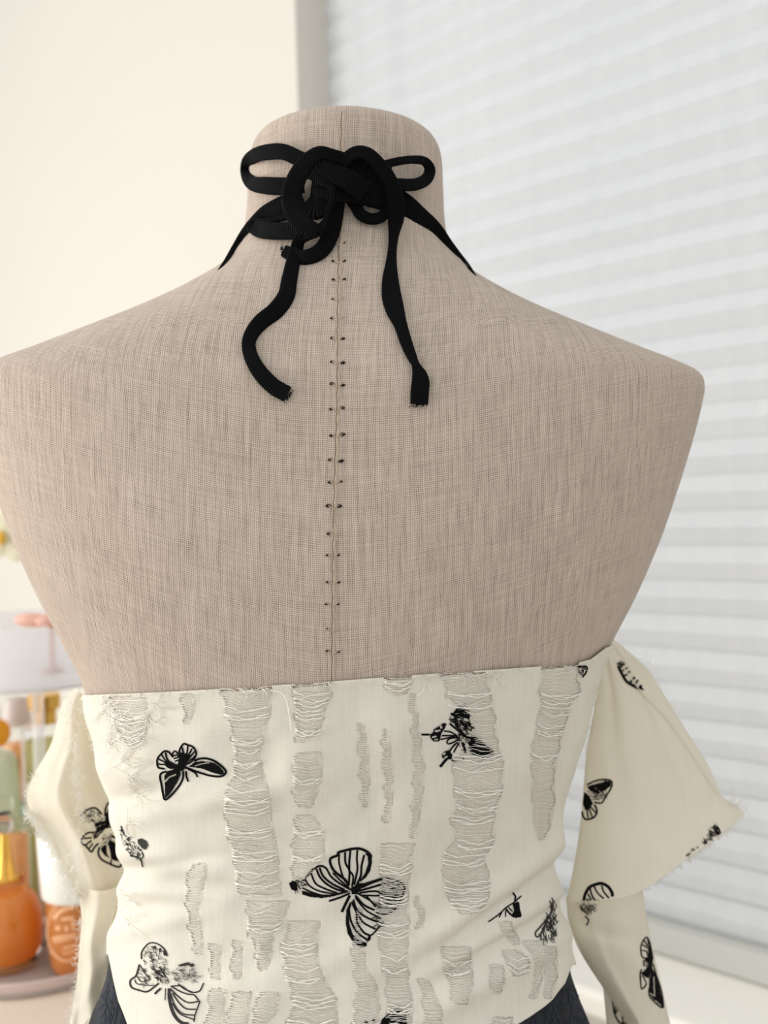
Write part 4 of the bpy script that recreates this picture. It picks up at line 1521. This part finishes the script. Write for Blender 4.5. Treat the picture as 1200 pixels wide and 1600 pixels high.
def lathe_part(name, c, prof, mat, root, parent=None, seg=40, cap=True, label=None, flat=False):
    mb = MB()
    mb.lathe(c, prof, seg, None, cap)
    o = part(name, mb.v, mb.f, mat, root, parent, smooth=True, label=label)
    try:
        me = o.data
        me.set_sharp_from_angle(angle=math.radians(40))
    except Exception:
        pass
    return o


# table
t = thing('dressing_table', 'cream dressing table top under the perfume organizer', 'table', (-0.72, 1.02, 0))
mb = MB()
mb.box((-0.70, 1.03, Z_DESK - 0.0125), (1, 0, 0), (0, 1, 0), (0, 0, 1), 0.50, 0.245, 0.0125)
o = part('tabletop', mb.v, mb.f, DESK, t, smooth=False)
bm = bmesh.new()
bm.from_mesh(o.data)
bmesh.ops.bevel(bm, geom=bm.edges[:], offset=0.004, segments=2, affect='EDGES')
bm.to_mesh(o.data)
bm.free()
for sx in (-1, 1):
    for sy in (-1, 1):
        mb = MB()
        mb.box((-0.70 + sx * 0.46, 1.03 + sy * 0.20, (Z_DESK - 0.025) / 2), (1, 0, 0), (0, 1, 0), (0, 0, 1), 0.02, 0.02, (Z_DESK - 0.025) / 2)
        part('leg', mb.v, mb.f, DESK, t, smooth=False)

# two-tier round organizer
RO = 0.112
OC = Vector((P0.x, P0.y + RO, Z_DESK))
Z_T2 = depth_z(5, 1087, P0.y) - Z_DESK
Z_T2R = depth_z(5, 986, P0.y) - Z_DESK
org = thing('perfume_organizer', 'round two-tier clear acrylic organizer holding perfume bottles', 'organizer', OC)
lathe_part('base_tray', OC, [(RO - 0.004, 0), (RO, 0.002), (RO, 0.014), (RO - 0.0025, 0.0155), (RO - 0.005, 0.014), (RO - 0.005, 0.005), (0.004, 0.005)], ACRYL2, org, seg=72)
lathe_part('post', OC, [(0.006, 0.005), (0.006, Z_T2 + 0.001)], ACRYL, org)
lathe_part('upper_tray', OC, [(0.004, Z_T2), (RO - 0.003, Z_T2), (RO, Z_T2 + 0.003), (RO, Z_T2R), (RO - 0.002, Z_T2R), (RO - 0.0025, Z_T2 + 0.005), (0.004, Z_T2 + 0.005)], ACRYL, org, seg=72)
ZT = Z_DESK + 0.0052


def base_at(px, py, r):
    p = on_plane(px, py, ZT)
    return Vector((p.x, p.y + r, ZT))


# amber mist with the white cap and the round embossed mark
c = base_at(113, 1533, 0.033)
fy = c.y - 0.033
h1 = depth_z(110, 1413, fy) - ZT
h2 = depth_z(60, 1300, c.y) - ZT
b = thing('mist_bottle', 'amber body mist bottle with tall white cap and round embossed mark', 'perfume bottle', c)
body = lathe_part('body', c, [(0.022, 0), (0.0285, 0.002), (0.031, 0.008), (0.033, 0.03), (0.034, h1 - 0.003), (0.034, h1)], AMBER, b, seg=56)
lathe_part('cap', c, [(0.0365, h1), (0.0372, h1 + 0.001), (0.0400, h2 - 0.003), (0.0385, h2)], WCAP, b, seg=56, label='tall white cap')
inv = M4.inverted()
mb = MB()
mb.lathe(c, [(0.0314, 0.008), (0.0333, 0.03), (0.0343, h1)], 96, None, False)
BV = BVHTree.FromPolygons([inv @ v for v in mb.v], mb.f)
d = Draw(BV, 60, 1390, 12.31, lift=0.0001)
el = [(540 + 370 * math.cos(a), 810 + 565 * math.sin(a)) for a in np.linspace(0, 2 * math.pi, 40)]
d.stroke(el, 34, raise_=0.0006)
d.stroke([(300, 560), (400, 440), (540, 370), (700, 340)], 75, raise_=0.0004)
d.stroke([(450, 580), (560, 560), (680, 540)], 60, raise_=0.0006)
d.stroke([(665, 545), (670, 660), (680, 780)], 60, raise_=0.0006)
d.stroke([(380, 690), (375, 780)], 85, raise_=0.0006)
d.stroke([(545, 690), (545, 800)], 65, raise_=0.0006)
for q in ((260, 950, 740, 860, 45), (280, 1020, 740, 920, 30), (480, 1140, 760, 1060, 32), (480, 1240, 750, 1170, 32)):
    d.stroke([(q[0], q[1]), ((q[0] + q[2]) / 2, (q[1] + q[3]) / 2), (q[2], q[3])], q[4], raise_=0.0005)
part('embossed_mark', [M4 @ v for v in d.v], d.f, EMBOSS, b, body, kind='stuff')

# orange teardrop bottle
c = base_at(-3, 1527, 0.026)
Yc = c.y
zb = lambda y: depth_z(-3, y, Yc - 0.02) - ZT
b = thing('teardrop_bottle', 'orange teardrop perfume bottle with a slender gold neck', 'perfume bottle', c)
R = 0.0345
h0, hm, hs = 0.0, zb(1462), zb(1400)
lathe_part('glass', c, [(0.020, 0.0), (0.027, 0.002), (0.033, 0.5 * hm), (R, hm), (0.0335, hm + 0.35 * (hs - hm)), (0.028, hm + 0.75 * (hs - hm)), (0.0195, hs), (0.0175, hs + 0.003), (0.0178, hs + 0.008), (0.012, hs + 0.0095)], GLASS, b, seg=56)
lathe_part('perfume', c, [(0.016, 0.007), (0.024, 0.009), (0.0305, 0.55 * hm), (0.0322, hm), (0.0312, hm + 0.33 * (hs - hm)), (0.0255, hm + 0.72 * (hs - hm)), (0.018, hs - 0.004)], ORANGE, b, seg=56)
hn = zb(1312)
lathe_part('gold_neck', c, [(0.0125, hs + 0.0085), (0.0125, hs + 0.011), (0.0095, hs + 0.014), (0.0060, (hs + hn) / 2 + 0.006), (0.0042, hn)], GOLD, b, label='slender gold neck')
lathe_part('ball_cap', c, [(0.003, hn - 0.001), (0.0065, hn + 0.002), (0.0085, hn + 0.008), (0.0065, hn + 0.014), (0.002, hn + 0.0165)], GLASS, b)


def box_bottle(name, label, cx, cy, wx, wy, h, liq, glass=GLASS, extra=None, rot=0.0, fillh=0.82):
    base = Vector((cx, cy, ZT))
    r = thing(name, label, 'perfume bottle', base)
    ax = Vector((math.cos(rot), math.sin(rot), 0))
    ay = Vector((-math.sin(rot), math.cos(rot), 0))

    def rb(nm, hx, hy, z0, z1, m, bev):
        q = MB()
        q.box(base + Vector((0, 0, (z0 + z1) / 2)), ax, ay, UP, hx, hy, (z1 - z0) / 2)
        ob = part(nm, q.v, q.f, m, r, smooth=False)
        bb = bmesh.new()
        bb.from_mesh(ob.data)
        bmesh.ops.bevel(bb, geom=bb.edges[:], offset=bev, segments=3, affect='EDGES')
        bb.to_mesh(ob.data)
        bb.free()
        return ob
    rb('glass', wx, wy, 0, h, glass, 0.004)
    rb('perfume', wx - 0.004, wy - 0.004, 0.006, h * fillh, liq, 0.003)
    return r, base


# tall peach bottle behind the orange one (its right edge at x about 50)
Yp = OC.y - 0.008
q = px_at(8, 1350, Yp)
hp = depth_z(10, 1282, Yp) - ZT
r, base = box_bottle('square_bottle', 'tall square peach perfume bottle behind the orange teardrop bottle', q.x - 0.003, Yp, 0.0275, 0.014, hp, PEACH, fillh=0.9)
lathe_part('collar', base, [(0.009, hp - 0.002), (0.009, hp + 0.008)], FROST, r)
lathe_part('cap', base, [(0.011, hp + 0.008), (0.012, hp + 0.010), (0.012, hp + 0.022), (0.010, hp + 0.024)], GLASS, r)

# gold capped lemon bottle at the back
Yl = OC.y + 0.062
q = px_at(66, 1180, Yl)
zl = lambda y: depth_z(66, y, Yl) - ZT
r, base = box_bottle('gold_capped_bottle', 'tall pale yellow perfume bottle with a flared gold cap', q.x + 0.004, Yl, 0.0235, 0.0155, zl(1130), LEMON, rot=0.15, fillh=0.93)
lathe_part('cap_stem', base, [(0.0125, zl(1130)), (0.0125, zl(1110))], GOLD, r, label='gold cap stem')
lathe_part('cap', base, [(0.0125, zl(1110)), (0.0172, zl(1106)), (0.0178, zl(1086)), (0.0165, zl(1084))], GOLD, r, label='flared gold cap')

# amber ball topped bottle at the left edge
Yb = OC.y + 0.040
q = px_at(-8, 1145, Yb)
zq = lambda y: depth_z(2, y, Yb) - ZT
base = Vector((q.x, Yb, ZT))
r = thing('ball_topped_bottle', 'pale green perfume bottle topped with an amber yellow ball', 'perfume bottle', base)
lathe_part('glass', base, [(0.020, 0), (0.0235, 0.003), (0.0245, zq(1230)), (0.0235, zq(1190)), (0.019, zq(1178)), (0.008, zq(1172))], GLASS, r, seg=48)
lathe_part('perfume', base, [(0.016, 0.004), (0.0195, 0.006), (0.0205, zq(1230)), (0.0195, zq(1192)), (0.015, zq(1184))], GREEN, r, seg=48)
zc_, rb_ = zq(1145), 0.0165
lathe_part('ball', base, [(max(0.0008, rb_ * math.sin(a)), zc_ - rb_ * math.cos(a)) for a in np.linspace(0.03, math.pi - 0.03, 18)], YBALL, r, label='amber yellow ball stopper')
lathe_part('tip', base, [(0.006, zc_ + rb_ - 0.001), (0.006, zq(1104))], WCAP, r)

# frosted bottle between them, further back
Yf = OC.y + 0.088
q = px_at(26, 1120, Yf)
zf = lambda y: depth_z(26, y, Yf) - ZT
base = Vector((q.x, Yf, ZT))
r = thing('frosted_bottle', 'mint footed glass bottle with a pale frosted cap at the back', 'perfume bottle', base)
lathe_part('foot', base, [(0.0155, 0), (0.0175, 0.003), (0.0180, zf(1262)), (0.0175, zf(1250))], MINT, r)
lathe_part('glass', base, [(0.0175, zf(1250)), (0.0180, zf(1170)), (0.0168, zf(1140)), (0.009, zf(1132))], GLASS, r)
lathe_part('perfume', base, [(0.0142, zf(1248)), (0.0148, zf(1172)), (0.013, zf(1160))], PEACH, r)
lathe_part('cap', base, [(0.0165, zf(1132)), (0.0160, zf(1118)), (0.0118, zf(1092)), (0.010, zf(1090))], FROST, r)


def ellipsoid(mb, c, rx, ry, rz, ax=None):
    n = len(mb.v)
    S, Rr = 16, 10
    rot = Matrix.Rotation(ax[0], 3, ax[1]) if ax else Matrix.Identity(3)
    for i in range(Rr + 1):
        ph = math.pi * (0.02 + 0.96 * i / Rr)
        for k in range(S):
            a = 2 * math.pi * k / S
            mb.v.append(Vector(c) + rot @ Vector((rx * math.sin(ph) * math.cos(a), ry * math.sin(ph) * math.sin(a), rz * math.cos(ph))))
    for i in range(Rr):
        for k in range(S):
            k2 = (k + 1) % S
            mb.f.append((n + i * S + k, n + (i + 1) * S + k, n + (i + 1) * S + k2, n + i * S + k2))
    mb.f.append(tuple(n + k for k in range(S)))
    mb.f.append(tuple(n + Rr * S + k for k in reversed(range(S))))


# pink flower lying in the upper tray
Yk = OC.y - 0.01
fc = px_at(80, 968, Yk)
zk = Z_DESK + Z_T2 + 0.005
r = thing('pink_flower', 'pink petalled flower ornament standing in the upper acrylic tray', 'flower', (fc.x, Yk, zk))
mb = MB()
mb.lathe((fc.x, Yk, zk), [(0.012, 0), (0.012, 0.003), (0.003, 0.006), (0.003, fc.z - zk - 0.002)], 24)
part('stand', mb.v, mb.f, PINK, r)
for (dx, dy, dz, rx, ry, rz, an, axn) in ((-0.020, 0.0, 0.000, 0.019, 0.012, 0.0075, 0.08, 'Y'), (0.020, 0.0, 0.001, 0.019, 0.012, 0.0075, -0.1, 'Y'), (0.003, 0.012, 0.016, 0.0095, 0.006, 0.019, 0.15, 'Y'),
                                          (0.0, -0.012, 0.001, 0.012, 0.014, 0.006, 0.2, 'X'), (0.004, 0.0, 0.004, 0.010, 0.010, 0.009, 0.0, 'X')):
    mb = MB()
    ellipsoid(mb, (fc.x + dx, Yk + dy, fc.z + dz), rx, ry, rz, (an, axn))
    part('petal', mb.v, mb.f, PINK, r)

# white orchid further back at the left edge
Yo = 1.20
oc = px_at(4, 838, Yo)
r = thing('orchid', 'white orchid with yellow centres at the left edge behind the organizer', 'plant', (oc.x - 0.05, Yo, Z_DESK))
mb = MB()
mb.lathe((oc.x - 0.05, Yo, Z_DESK), [(0.030, 0), (0.034, 0.004), (0.042, 0.09), (0.040, 0.093), (0.036, 0.09), (0.03, 0.02)], 32)
part('pot', mb.v, mb.f, WCAP, r)
mb = MB()
mb.tube([(oc.x - 0.05, Yo, Z_DESK + 0.03), (oc.x - 0.052, Yo, Z_DESK + 0.2), (oc.x - 0.04, Yo + 0.008, oc.z - 0.06), (oc.x - 0.015, Yo + 0.012, oc.z - 0.01), (oc.x + 0.012, Yo + 0.016, oc.z + 0.01)], 0.0022, 8)
part('stem', mb.v, mb.f, STEM, r)
for (ox, oz, sc) in ((0.0, 0.0, 1.0), (-0.05, 0.035, 1.1), (-0.055, -0.03, 1.0)):
    for k in range(5):
        a = math.pi / 2 + 2 * math.pi * k / 5
        mb = MB()
        L = 0.019 * sc
        ellipsoid(mb, (oc.x + ox + math.cos(a) * L, Yo + 0.002 * (k % 2), oc.z + oz + math.sin(a) * L), 0.019 * sc, 0.0025, 0.013 * sc, (-a, 'Y'))
        part('petal', mb.v, mb.f, PETAL, r)
    mb = MB()
    ellipsoid(mb, (oc.x + ox, Yo - 0.006, oc.z + oz - 0.002), 0.0055, 0.006, 0.009)
    part('flower_centre', mb.v, mb.f, YELLOW, r, label='yellow centre')
for k, (dx, dz, an) in enumerate(((0.035, -0.02, 0.4), (-0.1, 0.10, -0.4))):
    mb = MB()
    ellipsoid(mb, (oc.x + dx - 0.02 * k, Yo + 0.03, oc.z + dz if k == 0 else Z_DESK + dz), 0.03 + 0.02 * k, 0.004, 0.010, (an, 'Y'))
    part('leaf', mb.v, mb.f, STEM, r)
